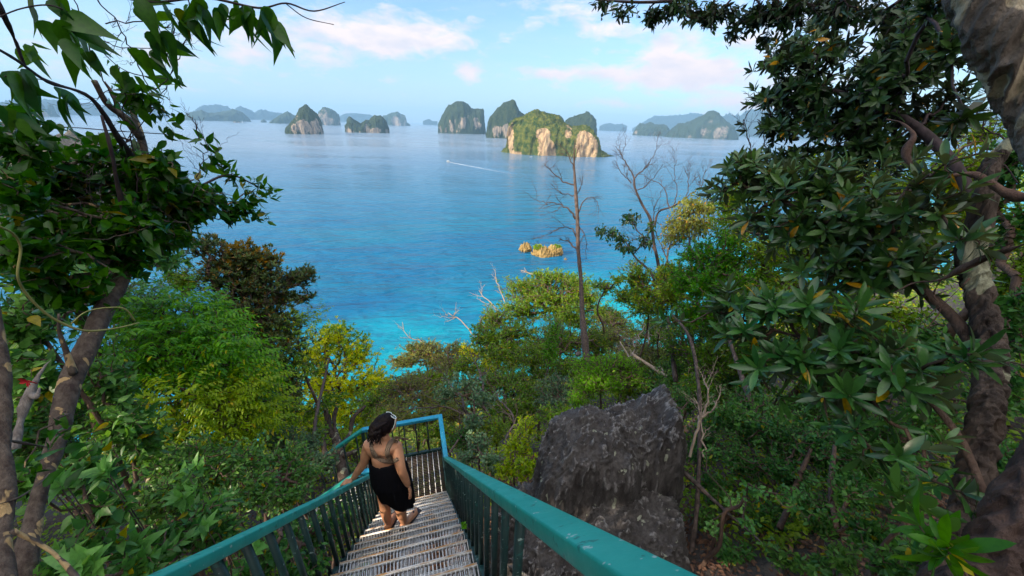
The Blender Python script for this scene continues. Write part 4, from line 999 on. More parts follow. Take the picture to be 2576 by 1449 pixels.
def limbs_geo(NPs, PR, rr, skip, k=5):
    e = np.arange(max(skip, 1), len(NPs)); a = NPs[PR[e]]; b = NPs[e]; d = norm(b - a); u = norm(np.cross(d, [.31, .17, .93])); v = np.cross(d, u)
    r0 = np.minimum(rr[PR[e]], rr[e] * 1.25); r1 = rr[e]; ang = np.linspace(0, 2 * math.pi, k, endpoint=False)
    ring = u[:, None] * np.cos(ang)[None, :, None] + v[:, None] * np.sin(ang)[None, :, None]
    V = np.concatenate([a[:, None] + ring * r0[:, None, None], b[:, None] + ring * r1[:, None, None]], 1).reshape(-1, 3)
    o = np.arange(len(e))[:, None, None] * 2 * k; j = np.arange(k)[None, :, None]; j2 = (j + 1) % k
    F = np.concatenate([o + j, o + j2, o + j2 + k, o + j + k], -1).reshape(-1, 4)
    return V, F
def in_blob(b, n, shell=.55):
    px, py, d, rx, ry = b[:5]; c = at(px, py, d); r = norm(ray(px, py)); rt = norm(np.cross(r, [0, 0, 1.0])); up = np.cross(rt, r)
    q = rnd_unit(n) * (shell + (1 - shell) * rng.random((n, 1))) ; q *= np.where(rng.random((n, 1)) < .3, rng.random((n, 1)) ** .5, 1)
    q *= 1 + .62 * fbm(q * 2.1 + px * .37 + py * .11, 3)[:, None] + np.where(rng.random((n, 1)) < .16, .55 * rng.random((n, 1)), 0)
    dz = b[5] if len(b) > 5 else min(rx, ry * 1.6)
    s = mpp(px, py, d)
    rx = rx * FPX / math.hypot(FPX, px - CXP); ry = ry * FPX / math.hypot(FPX, py - CYP)
    return c + rt * q[:, 0:1] * rx * s + up * q[:, 1:2] * ry * s + r * q[:, 2:3] * dz * s, c
def plant(name, label, cat, blobs, leaf, ln, wd, kind='twig', per=7, tw=.18, cover=3.0, shape='oval', bark=None, r_base=.03, r_tip=.0025, path=None,
          group=None, droop=.15, up=.6, outw=.7, upw=.35, extra=None, spread=1.0, maxn=6000, leafname='foliage', shell=.55, jit=.35):
    cover = cover * COVER; ln = ln * LSC; wd = wd * LSC
    T, O = [], []
    for b in blobs:
        px = 1 / mpp(*b[:3]); a_leaf = max(.5 * (ln * px) * (wd * px), .6); n = int(cover * math.pi * b[3] * b[4] / (a_leaf * per) * (b[6] if len(b) > 6 else 1)); n = max(3, min(n, maxn))
        p, c = in_blob(b, n, shell); T.append(p); O.append(norm(p - c))
    T = np.concatenate(T); O = np.concatenate(O)
    if path is None:
        c = T.mean(0); g = gz(c[0], c[1]); lean = rng.normal(0, .15, 2); h = max(c[2] - g, .2)
        base = np.array([c[0] + lean[0] * h * .3, c[1] + lean[1] * h * .3 - .05 * h, g - .1]); path = []
        for f in np.linspace(0, 1, 6): path.append([*(base + (c - base) * f + rng.normal(0, .03 * h, 3) * (0 < f < 1)), r_base * (1 - .55 * f)])
    else: path = [[*at(p[0], p[1], p[2]), p[3] * mppx(p[0], p[1], p[2])] for p in path]
    sp = smooth_path(path, 4); t = thing(name, label, cat, sp[0][:3], group)
    NPs, PR, rr, ends = skeleton(sp, T, r_tip)
    tb = Batch(); q5 = smooth_path(sp, 4) if bark is M_BARK_MOTTLED else sp
    V, F = tube_mesh(q5[:, :3], q5[:, 3], 12 if q5 is sp else 28, noise_amp=.16 * float(sp[:, 3].max()), nf=4.0 / max(sp[:, 3].max(), .01) * .12); tb.add(V, F)
    V, F = limbs_geo(NPs, PR, rr, len(sp)); tb.add(V, F)
    tb.build('trunk', bark or M_BARK, t, True)
    Dr = norm(norm(NPs[ends] - NPs[PR[ends]]) * .5 + O * outw + np.array([0, 0, upw]))
    V, Fl = spray(NPs[ends], Dr, kind, ln, wd, per, tw, up, droop, shape, jit=jit, spread=spread)
    fo = mesh_obj(leafname, V, Fl, leaf, t, shape != 'tiny')
    if extra:
        bl, mt, nm, cv = extra; T2 = []; 
        for b in bl:
            px = 1 / mpp(*b[:3]); n = int(cv * math.pi * b[3] * b[4] / (max(.5 * ln * wd * px * px, .6) * per)); p, c = in_blob(b, max(4, n), .8); T2.append((p, norm(p - c)))
        P2 = np.concatenate([q[0] for q in T2]); O2 = np.concatenate([q[1] for q in T2])
        V, Fl = spray(P2, O2 + [0, 0, .6], kind, ln, wd, per, tw, up, droop, shape, spread=spread); mesh_obj(nm, V, Fl, mt, t)
    return t

M_BARK = bark_mat('brown_bark', (.055, .032, .024), (.14, .085, .062))
M_BARK_MOTTLED = bark_mat('mottled_bark', (.058, .036, .030), (.165, .125, .10), (.52, .35, .17), .60, 13.0, .02, .5)
M_BARK_GREY = bark_mat('grey_lichen_bark', (.028, .018, .015), (.11, .078, .062), (.26, .26, .18), .60, 6.0, .035, .3)
M_DEAD = bark_mat('dead_wood', (.045, .031, .027), (.165, .120, .105), None, sc=12, bump=.015)
M_TWIG = bark_mat('grey_twig_bark', (.035, .024, .024), (.105, .078, .072), None, sc=14, bump=.004)
M_PALE = bark_mat('pale_twig_bark', (.30, .21, .15), (.48, .37, .28), None, sc=14, bump=.004)
M_PURPLE = bark_mat('purplish_twig_bark', (.028, .018, .022), (.070, .046, .052), None, sc=14, bump=.004)

LF_LEFT = leaf_mat('glossy_dark_green_leaf', (.010, .040, .008), (.045, .105, .012), (.20, .16, .01), .03, .33, .34)
LF_VINE = leaf_mat('vine_leaf', (.010, .036, .012), (.035, .085, .012), (.10, .12, .01), .02, .35, .30)
LF_DARK = leaf_mat('dark_leathery_leaf', (.012, .036, .012), (.040, .085, .024), (.42, .24, .02), .018, .30, .18, spec=.6, under=(.10, .115, .075))
LF_CORNER = leaf_mat('fresh_leathery_leaf', (.018, .070, .010), (.045, .13, .016), (.35, .33, .03), .04, .4, .3, under=(.05, .12, .03))
LF_BACKLIT = leaf_mat('backlit_leathery_leaf', (.009, .024, .010), (.026, .055, .018), (.42, .24, .02), .012, .34, .14, spec=.4, under=(.05, .055, .045))  # darker leathery leaf, its backlit darkness put into the colour
LF_BIG = leaf_mat('large_leathery_leaf', (.012, .042, .014), (.036, .092, .026), (.45, .30, .02), .022, .30, .20, spec=.6, under=(.10, .13, .085))
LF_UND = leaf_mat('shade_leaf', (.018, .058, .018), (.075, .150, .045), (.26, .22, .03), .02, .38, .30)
LF_PALE = leaf_mat('pale_seedling_leaf', (.09, .21, .075), (.15, .29, .10), (.3, .3, .05), .01, .4, .32)
LF_BRIGHT = leaf_mat('bright_green_leaf', (.040, .140, .020), (.105, .245, .028), (.35, .33, .03), .02, .4, .38)
LF_MOSS = leaf_mat('yellowish_green_leaf', (.11, .20, .018), (.24, .31, .03), (.35, .28, .03), .03, .45, .38)
LF_OLIVE = leaf_mat('olive_leaf', (.095, .125, .035), (.22, .235, .075), (.36, .22, .05), .06, .5, .3)
LF_RUST = leaf_mat('rusty_new_leaf', (.085, .070, .018), (.19, .125, .03), (.4, .2, .03), .1, .45, .35)
LF_DTREE = leaf_mat('dark_olive_leaf', (.016, .032, .012), (.055, .075, .025), (.17, .11, .03), .10, .38, .22)
LF_YEL = leaf_mat('yellow_green_leaf', (.21, .29, .03), (.50, .49, .05), (.60, .48, .04), .10, .45, .42)
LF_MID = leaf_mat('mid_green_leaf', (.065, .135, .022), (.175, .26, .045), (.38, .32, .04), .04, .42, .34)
LF_GREY = leaf_mat('grey_green_leaf', (.06, .115, .07), (.13, .20, .12), (.3, .3, .1), .01, .5, .28)
LF_LIME = leaf_mat('lime_leaf', (.13, .33, .012), (.25, .48, .02), (.3, .3, .03), .01, .45, .4)

# ------------------------------------------------------------------ left of the stairs
GL = 'trees framing the view on the left'
def limb_obj(name, paths, mat, parent, k=10, noise_amp=.006, nf=14):
    res = 36 if k >= 30 else (14 if k >= 14 else 6)
    if name in ('branch', 'broken_branch', 'stem') and len(paths) > 1:
        for p in paths: o = limb_obj(name, [p], mat, parent, k, noise_amp, nf)
        return o
    B = Batch()
    for p in paths:
        q = smooth_path([[*at(a[0], a[1], a[2]), a[3] * mppx(a[0], a[1], a[2])] for a in p], res); V, F = tube_mesh(q[:, :3], q[:, 3], k, noise_amp, nf); B.add(V, F)
    return B.build(name, mat, parent, True)
lt = plant('leafy_tree', 'tree with mottled tan and maroon bark and a dark leafy crown, left of the railing', 'tree',
    [(130, 450, 3.6, 140, 75), (330, 455, 3.5, 140, 70), (90, 560, 3.4, 120, 80), (250, 590, 3.3, 160, 90), (430, 480, 3.6, 110, 55), (520, 500, 3.7, 85, 42), (590, 530, 3.8, 55, 26, 30, .7), (640, 500, 3.8, 45, 22, 25, .5),
     (420, 590, 3.5, 90, 70), (90, 690, 3.3, 90, 60), (170, 740, 3.3, 80, 40), (310, 660, 3.4, 80, 45), (40, 370, 3.2, 70, 60), (330, 230, 3.2, 80, 45, 40, .35), (400, 275, 3.2, 45, 30, 30, .4), (230, 380, 3.4, 90, 50, 60, .6), (60, 290, 3.0, 60, 50, 40, .5), (480, 540, 3.6, 90, 40), (350, 560, 3.1, 70, 70), (400, 420, 3.1, 70, 50), (30, 480, 3.0, 60, 60), (20, 620, 3.0, 60, 60), (250, 700, 3.0, 60, 30, 20, .6), (130, 1090, 2.95, 40, 50, 15, .3), (60, 1180, 2.9, 40, 50, 15, .3)],
    LF_LEFT, .100, .046, per=6, tw=.20, cover=3.4, shape='ovate', bark=M_BARK_MOTTLED, r_tip=.0022,
    path=[(55, 1500, 3.1, 37), (62, 1420, 3.1, 34), (85, 1299, 3.1, 28.1), (113, 1199, 3.1, 26.6), (145, 1099, 3.15, 28.1), (183, 949, 3.2, 34.8), (262, 783, 3.3, 29.6), (297, 720, 3.35, 23.7), (335, 620, 3.4, 21.5), (352, 500, 3.5, 18.5), (362, 400, 3.55, 15.5), (350, 330, 3.55, 11.1), (330, 270, 3.55, 7.4), (318, 215, 3.55, 3.7)], group=GL, droop=.22, upw=.15, up=.8)
limb_obj('broken_branch', [[(352, 345, 3.55, 15), (318, 300, 3.5, 13), (270, 262, 3.45, 10), (237, 203, 3.4, 8)], [(300, 285, 3.5, 9), (285, 240, 3.5, 7), (262, 205, 3.5, 5)], [(185, 940, 3.15, 14), (165, 880, 3.1, 10), (150, 835, 3.05, 7), (148, 790, 3.0, 4)]], M_BARK_MOTTLED, lt)
limb_obj('branch', [[(350, 420, 3.45, 11), (300, 350, 3.2, 9), (230, 248, 3.0, 7), (120, 205, 2.8, 7), (40, 150, 2.6, 6), (-30, 110, 2.5, 6)], [(62, 165, 2.65, 6), (35, 95, 2.6, 6), (5, 30, 2.5, 6), (-20, -20, 2.5, 6)], [(340, 620, 3.3, 9), (300, 480, 3.1, 8), (280, 380, 3.0, 6), (255, 290, 3.0, 4)]], M_PURPLE, lt)
t = thing('mottled_tree', 'flaking tan and maroon trunk cut by the left edge of the picture', 'tree', at(8, 1500, 2.6), GL)
limb_obj('trunk', [[(15, 1520, 2.6, 32), (8, 1400, 2.6, 28), (14, 1250, 2.6, 25), (3, 1100, 2.6, 27), (8, 980, 2.6, 26), (-4, 860, 2.6, 20), (-20, 740, 2.6, 16)]], M_BARK_MOTTLED, t, 18, .012, 9)
limb_obj('branch', [[(-10, 1270, 2.55, 7), (50, 1250, 2.6, 6), (100, 1215, 2.7, 5), (125, 1190, 2.8, 3)], [(30, 1335, 2.55, 9), (100, 1370, 2.6, 8), (150, 1405, 2.6, 7), (205, 1470, 2.6, 7)], [(20, 1108, 2.6, 5), (80, 1118, 2.7, 3), (120, 1125, 2.8, 2)]], M_BARK_MOTTLED, t)
t = thing('broken_stump', 'splintered grey dead stump leaning between the two mottled trunks', 'stump', at(40, 1120, 2.9))
limb_obj('wood', [[(38, 1130, 2.9, 16), (55, 1040, 2.9, 15), (80, 975, 2.9, 11), (110, 925, 2.9, 5), (128, 905, 2.9, 1)], [(75, 990, 2.9, 8), (90, 1000, 2.85, 5), (100, 975, 2.85, 1.5)]], bark_mat('grey_dead_wood', (.16, .13, .12), (.36, .31, .28), None, sc=12), t, 10, .015, 12)
t = thing('climbing_stem', 'bare yellowish green vine stem looping in front of the mottled trunk', 'vine', at(0, 570, 2.3))
limb_obj('stem', [[(-30, 555, 2.2, 4), (0, 570, 2.2, 4), (35, 590, 2.25, 4), (52, 625, 2.3, 4), (44, 690, 2.3, 4.2), (60, 730, 2.35, 4.5), (100, 775, 2.4, 5), (150, 810, 2.45, 4.5), (215, 832, 2.5, 4), (290, 826, 2.6, 3), (350, 812, 2.7, 2)],
    [(178, 815, 2.5, 2.5), (215, 785, 2.55, 2.5), (270, 774, 2.6, 2.5), (315, 778, 2.65, 2.3), (340, 808, 2.7, 2)]], bark_mat('green_stem', (.22, .22, .06), (.34, .30, .10), None, sc=20, bump=.002), t, 8, .001)
def vine(label, blobs, ln, wd, cover, d0, paths, kind='hang', leaf=LF_VINE, shape='heart', jit=.4, name='hanging_vine'):
    t = thing(name, label, 'vine', at(paths[0][0][0], paths[0][0][1], paths[0][0][2]), 'hanging vines at the top left')
    limb_obj('stem', paths, M_PURPLE, t, 6, .001)
    T = [in_blob(b, max(2, int(cover * math.pi * b[3] * b[4] / (.5 * ln * wd * (1 / mpp(*b[:3])) ** 2 * 3))), .2)[0] for b in blobs]; E = np.concatenate(T)
    V, Fl = spray(E, rnd_unit(len(E)), kind, ln, wd, 3, .06, shape=shape, droop=.25, jit=jit); mesh_obj('foliage', V, Fl, leaf, t, True); return t
vine('vine with the longest dark pointed leaves hanging at the top left corner', [(140, 60, 2.0, 60, 55), (120, 10, 2.0, 90, 20), (215, 110, 2.1, 50, 25), (60, 205, 2.2, 70, 28), (170, 230, 2.3, 25, 15)], .13, .058, 2.0, 2, [[(-40, 60, 2.0, 3), (60, 20, 2.0, 3), (150, 20, 2.0, 3), (240, 90, 2.1, 2)], [(-30, 200, 2.2, 3), (50, 190, 2.2, 2), (160, 215, 2.3, 1.5)]])
vine('vine draped along the top edge, with a fringe of drooping leaf tips', [(340, 10, 2.9, 60, 25), (420, 20, 2.9, 60, 30), (500, 8, 2.9, 60, 25), (560, 25, 2.9, 45, 28), (620, 30, 2.9, 50, 40), (665, 45, 2.9, 35, 45), (390, 85, 2.9, 28, 28), (360, 130, 3.0, 30, 18), (420, 120, 3.0, 14, 14)], .17, .062, 2.2, 3,
     [[(250, -20, 2.9, 4), (380, 5, 2.9, 4), (520, -5, 2.9, 4), (650, 20, 2.9, 3), (720, 8, 2.9, 2.5), (790, 28, 2.9, 2), (868, 5, 2.9, 1)], [(720, 10, 2.9, 1.5), (770, 45, 2.9, 1.2), (840, 62, 2.9, .8)], [(380, 10, 2.9, 2), (400, 70, 2.9, 1.5), (420, 125, 3.0, 1)]])
def twigs(paths, mat, parent, gen=2, seed=1, name='twigs', dens=1.0, drop=0.0, k=4, sub=.35):
    """bare branching twigs grown off the given limbs"""
    rs = random.Random(seed); B = Batch(); q = [([[*at(a[0], a[1], a[2]), a[3] * mppx(a[0], a[1], a[2])] for a in p], 0) for p in paths]
    while q:
        p, g = q.pop(); s = smooth_path(p, 5); lz = np.linalg.norm(s[-1, :3] - s[0, :3]) / len(s); s[1:-1, :3] += rng.normal(0, .22 * lz, (len(s) - 2, 3)); V, F = tube_mesh(s[:, :3], np.maximum(s[:, 3], .0007), k if g else 7, cap=False); B.add(V, F)
        if g >= gen: continue
        ln = float(np.linalg.norm(np.diff(s[:, :3], axis=0), axis=1).sum()); n = int((5 if g == 0 else 4) * dens + rs.random())
        for c in range(n):
            i = int(len(s) * rs.uniform(.25, .97)); i = min(i, len(s) - 2); d = norm(s[i + 1, :3] - s[i, :3]); u = norm(np.cross(d, [rs.gauss(0, 1), rs.gauss(0, 1), rs.gauss(0, 1)])); l2 = ln * sub * rs.uniform(.5, 1.2)
            dd = norm(d * .75 + u * .75 + np.array([0, 0, .15 - drop])); a = s[i, :3]; r = s[i, 3] * .6
            m1 = a + dd * l2 * .5 + np.array([rs.gauss(0, .05), rs.gauss(0, .05), rs.gauss(0, .05)]) * l2; m2 = a + dd * l2 + np.array([rs.gauss(0, .1), rs.gauss(0, .1), .12 - drop]) * l2
            q.append(([[*a, r], [*m1, r * .75], [*m2, r * .35]], g + 1))
    return B.build(name, mat, parent, True)
t = thing('vine_tangle', 'tangle of thin leafless vine stems against the sky above the broken branch', 'vine', at(330, 230, 3.2))
twigs([[(240, -10, 3.1, 2.5), (290, 60, 3.1, 2), (345, 150, 3.2, 2), (380, 230, 3.3, 1.5)], [(265, 60, 3.1, 2.2), (350, 55, 3.1, 2), (430, 70, 3.1, 1.5)], [(430, 50, 3.1, 2), (415, 200, 3.2, 1.6), (340, 330, 3.3, 1.5), (220, 450, 3.3, 1.2)],
       [(470, -10, 3.1, 2), (480, 60, 3.1, 1.8), (450, 140, 3.2, 1.5), (400, 240, 3.3, 1.3)], [(200, 60, 3.1, 2.4), (250, 180, 3.1, 2), (300, 280, 3.2, 1.5), (330, 400, 3.3, 1.2)], [(180, -10, 3.1, 2), (240, 90, 3.1, 1.8), (330, 120, 3.1, 1.5), (470, 120, 3.1, 1)],
       [(300, 170, 3.1, 2), (322, 300, 3.2, 2), (340, 420, 3.3, 2.2), (350, 560, 3.3, 2)], [(500, 350, 3.2, 1.5), (490, 310, 3.2, 1.5), (470, 285, 3.2, 1)], [(480, 500, 3.3, 1.6), (505, 430, 3.3, 1.5), (520, 370, 3.3, 1.2), (490, 300, 3.3, 1)]], M_PURPLE, t, 2, 5, 'stems', 1.1)
plant('sprig_shrub', 'thin sprays of pointed leaves reaching right over the water beside the left tree', 'shrub', [(560, 350 + 60, 3.9, 40, 30, 20, .5), (545, 400, 3.9, 25, 30, 15, .5), (600, 440, 3.9, 55, 25, 20, .6), (690, 475, 3.9, 28, 12, 10, .6), (655, 455, 3.9, 20, 14, 10, .6), (640, 545, 3.9, 60, 18, 20, .6), (515, 350, 3.8, 12, 8, 6, 1)],
      LF_LEFT, .105, .042, per=5, tw=.14, cover=1.0, shape='ovate', bark=M_PURPLE, path=[(380, 560, 3.6, 6), (450, 500, 3.7, 5), (520, 460, 3.8, 4), (580, 440, 3.9, 3), (650, 470, 3.9, 2)], r_tip=.0016)
plant('shaded_tree', 'dense dark tree behind the mottled trunk, filling the left edge below its crown', 'tree', [(70, 640, 6.4, 150, 90), (240, 640, 6.4, 110, 70), (60, 500, 6.8, 120, 70, 60, .7), (190, 520, 6.8, 90, 50, 60, .7), (120, 760, 6, 140, 80), (420, 650, 6.6, 60, 40), (20, 900, 6, 90, 90)], LF_UND, .11, .05, per=7, tw=.2, cover=1.9, shape='ovate', r_base=.09, r_tip=.003, group=GL)
vine('airy sprays of pointed leaves around the vine tangle, above the leafy crown on the left', [(190, 90, 3.0, 70, 40, 30), (300, 175, 3.1, 60, 36, 30), (430, 190, 3.2, 40, 40, 30), (250, 330, 3.2, 60, 24, 30), (420, 330, 3.3, 50, 26, 30), (110, 320, 3.0, 60, 22, 30), (480, 30, 3.0, 40, 26, 30), (90, 110, 2.8, 60, 30, 20), (500, 400, 3.4, 40, 30, 20), (20, 300, 2.8, 50, 40, 20)], .105, .046, .75, 3,
     [[(180, 20, 3.0, 2), (240, 110, 3.1, 2), (320, 180, 3.1, 1.6), (430, 200, 3.2, 1)], [(60, 330, 3.0, 2), (160, 320, 3.1, 2), (300, 330, 3.2, 1.6), (460, 340, 3.3, 1)]], jit=.6, shape='ovate')
# far grey cliff of the same shore
cl = rock_lumps('limestone_cliff', [(at(90, 520, 62), (9, 6, 4.5), .8, []), (at(180, 540, 62), (5, 4, 3.5), .8, []), (at(10, 500, 66), (9, 6, 4.5), .8, [])], rock_mat('pale_cliff_rock', (.11, .105, .10), (.24, .22, .20), (.40, .35, .28), lichen=(.12, .16, .04), lic=.6), amp=1.4, freq=.4, nu=90, nv=60)
recenter(cl, at(120, 520, 60)); tag(cl, 'pale grey limestone cliff glimpsed through the crown of the left tree', 'cliff')
plant('cliff_shrub', 'sunlit yellow shrub glimpsed behind the dark leaves at the far left', 'shrub', [(180, 590, 14, 90, 30), (110, 620, 14, 60, 30)], LF_YEL, .10, .045, cover=2.5, per=8, r_base=.05)

for (px, py, w_, lab) in ((1352, 622, 13, 'green bush on the left end of the largest orange sea rock'), (1399, 622, 12, 'green bush on the right top of the largest orange sea rock')):
    c = on_sea(px, 640); c = c + np.array([0, 0, (640 - py) * RU * 1.0]); n_ = 260; q_ = rnd_unit(n_) * [w_ * RU, w_ * RU * .8, 7 * RU] * (.6 + .4 * rng.random((n_, 1))) + c
    V, Fl = leaves_geo(q_, rnd_unit(n_) + [0, 0, .5], rnd_unit(n_) + [0, 0, .8], np.full(n_, 1.3), np.full(n_, .8), 'tiny'); o = mesh_obj('rock_bush', V, Fl, LF_MOSS); recenter(o, c); tag(o, lab, 'bush')
GD = 'trees on the slope below the stairs'
dt = plant('dark_tree', 'dark broad tree with rusty young leaves on top, standing against the sea', 'tree',
    [(600, 650, 12, 60, 35), (655, 665, 12, 50, 38), (560, 700, 12, 60, 45), (640, 720, 12, 90, 45), (745, 700, 12.4, 55, 22), (770, 690, 12.4, 28, 20), (700, 750, 12.2, 60, 26), (765, 750, 12.4, 30, 13), (600, 800, 12, 110, 55), (700, 820, 12, 65, 50), (650, 900, 11.6, 110, 60), (700, 960, 11.6, 60, 60), (560, 880, 11.4, 80, 70), (520, 620, 12, 50, 30)],
    LF_DTREE, .14, .045, kind='rosette', per=8, tw=.1, cover=3.6, shape='oval', r_base=.16, r_tip=.006, group=GD, upw=.8, outw=.5, spread=.8,
    extra=([(605, 628, 12, 55, 22), (655, 650, 12, 45, 22), (560, 660, 12, 45, 22), (690, 650, 12, 25, 14)], LF_RUST, 'young_foliage', 3.2))
plant('bright_tree', 'light green tree with arching feathery sprays, behind the mottled trunk', 'tree',
    [(370, 780, 6.8, 70, 50), (450, 800, 6.8, 95, 55), (540, 830, 6.9, 60, 60), (500, 900, 6.5, 100, 65), (400, 880, 6.4, 80, 60), (600, 930, 6.8, 70, 55), (340, 960, 6.2, 60, 60)],
    LF_BRIGHT, .085, .034, kind='pinnate', per=14, tw=.42, cover=3.0, shape='oval', r_base=.06, r_tip=.003, group=GD, droop=.3, upw=.25, outw=.9)
plant('layered_shrub', 'mossy green shrub in flat drooping layers, just above the left handrail', 'shrub',
    [(620, 960, 6.4, 60, 35), (560, 1000, 6.2, 90, 35), (650, 1020, 6.4, 55, 40), (500, 1050, 5.9, 90, 30), (610, 1070, 6.2, 70, 30), (440, 1000, 5.8, 70, 40)],
    LF_MOSS, .07, .03, kind='pinnate', per=14, tw=.34, cover=3.0, r_base=.05, r_tip=.003, droop=.22, upw=.05, outw=.9)
plant('fern_leaf_tree', 'feathery twig of small leaflets poking over the sea beside the dark tree', 'tree', [(770, 800, 11.5, 35, 10), (750, 830, 11.5, 35, 25), (740, 880, 11.5, 35, 40)], LF_MID, .11, .035, kind='pinnate', per=14, tw=.5, cover=1.6, r_base=.06, group=GD)
# the shaded undergrowth on the left: low shrubs, each its own
GU = 'shrubs in the shade left of the stairs'
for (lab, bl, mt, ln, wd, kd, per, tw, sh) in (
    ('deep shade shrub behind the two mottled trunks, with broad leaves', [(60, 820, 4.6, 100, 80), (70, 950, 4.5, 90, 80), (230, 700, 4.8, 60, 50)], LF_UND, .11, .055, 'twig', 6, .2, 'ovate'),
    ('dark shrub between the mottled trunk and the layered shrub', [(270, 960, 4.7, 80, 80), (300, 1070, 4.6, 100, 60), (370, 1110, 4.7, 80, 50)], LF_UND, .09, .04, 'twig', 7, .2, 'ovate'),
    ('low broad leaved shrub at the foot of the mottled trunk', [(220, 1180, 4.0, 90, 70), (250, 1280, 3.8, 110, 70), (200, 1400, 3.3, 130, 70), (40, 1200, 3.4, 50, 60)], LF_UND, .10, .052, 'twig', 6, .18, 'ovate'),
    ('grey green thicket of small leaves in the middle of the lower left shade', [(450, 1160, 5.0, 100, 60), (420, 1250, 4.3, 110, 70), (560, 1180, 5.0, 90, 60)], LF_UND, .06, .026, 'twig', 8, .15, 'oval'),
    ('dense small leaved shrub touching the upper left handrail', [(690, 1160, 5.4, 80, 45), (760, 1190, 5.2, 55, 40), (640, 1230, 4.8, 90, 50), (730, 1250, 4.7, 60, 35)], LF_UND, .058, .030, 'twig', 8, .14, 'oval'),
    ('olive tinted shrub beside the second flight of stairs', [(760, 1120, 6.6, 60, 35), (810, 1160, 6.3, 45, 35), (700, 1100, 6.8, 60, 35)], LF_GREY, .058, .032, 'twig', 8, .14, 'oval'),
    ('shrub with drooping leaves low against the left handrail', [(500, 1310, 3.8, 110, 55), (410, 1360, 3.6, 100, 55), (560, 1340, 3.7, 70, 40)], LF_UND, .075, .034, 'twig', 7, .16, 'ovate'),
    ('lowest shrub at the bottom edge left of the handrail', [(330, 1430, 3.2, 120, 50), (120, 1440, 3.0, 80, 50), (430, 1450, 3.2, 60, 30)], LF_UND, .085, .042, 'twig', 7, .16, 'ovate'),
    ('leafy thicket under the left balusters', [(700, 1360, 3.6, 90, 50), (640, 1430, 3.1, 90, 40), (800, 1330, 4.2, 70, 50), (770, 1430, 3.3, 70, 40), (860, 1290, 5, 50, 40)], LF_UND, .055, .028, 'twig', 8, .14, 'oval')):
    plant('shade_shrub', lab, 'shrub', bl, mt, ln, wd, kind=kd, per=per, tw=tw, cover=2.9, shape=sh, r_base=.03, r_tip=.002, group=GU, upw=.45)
# pale seedlings standing out of the shade
GS = 'pale seedlings left of the stairs'
def seedling(px, py, d, label, n=3, size=.105, sp=24):
    c = at(px, py, d); t = thing('seedling', label, 'plant', (c[0], c[1], gz(c[0], c[1])), GS); B = Batch(); E, Dv = [], []
    base = np.array([c[0], c[1], min(gz(c[0], c[1]), c[2] - .3)])
    for i in range(n):
        e = at(px + random.uniform(-sp, sp), py + random.uniform(-sp, sp) * .8, d + random.uniform(-.1, .1)); E.append(e); Dv.append([random.uniform(-.3, .3), -.45, 1])
        V, F = tube_mesh(smooth_path([base, (base + e) / 2 + [.03, 0, .02], e], 5), np.linspace(.006, .003, 11), 5); B.add(V, F)
    B.build('stem', M_TWIG, t); V, Fl = spray(np.array(E), np.array(Dv, float), 'rosette', size, size * .42, 7, .06, shape='ovate', droop=.2); mesh_obj('foliage', V, Fl, LF_PALE, t)
for a in ((480, 1185, 4.3, 'pale seedling group nearest the dark hollow under the layered shrub', 3), (560, 1243, 4.2, 'pale seedling with two stars of leaves, right of the tallest star', 2, .10, 16), (470, 1250, 4.0, 'tallest pale star shaped seedling in the lower left shade', 4, .115), (345, 1362, 3.4, 'broadest leaved pale seedling, low near the left corner', 3, .13),
          (520, 1335, 3.6, 'pale seedling close above the left handrail', 3), (597, 1146, 5.0, 'small pale seedling beside a red flower', 2), (262, 1185, 3.5, 'lone pale seedling right of the mottled trunk', 2, .12, 10), (640, 1380, 3.0, 'bright seedling seen between the left balusters', 2, .08, 10), (215, 1425, 2.9, 'pale seedling at the bottom left edge', 3, .12), (640, 1148, 5.2, 'small pale seedling above the handrail thicket', 3, .08), (150, 1230, 3.3, 'pale seedling against the foot of the mottled trunk', 3, .10)): seedling(*a)
def flower(px, py, d, label):
    c = at(px, py, d); m = bpy.data.materials.get('red_petal') or simple_mat('red_petal', (.62, .03, .04), .5); n = 7; a = np.arange(n) * 2.4
    V, Fl = leaves_geo(np.repeat(c[None], n, 0), np.stack([np.cos(a), -.6 + 0 * a, np.sin(a)], 1), np.tile([0, -1.0, .2], (n, 1)), np.full(n, .03), np.full(n, .016), 'oval'); B = Batch(); B.add(V, Fl)
    V, F = tube_mesh([c, c + [0, .02, -.03]], [.003, .003], 5); B.add(V, F); o = B.build('flower', m); recenter(o, c); tag(o, label, 'flower')
flower(70, 958, 2.7, 'red flower beside the splintered stump'); flower(632, 1152, 4.9, 'red flower among the leaves above the left handrail')
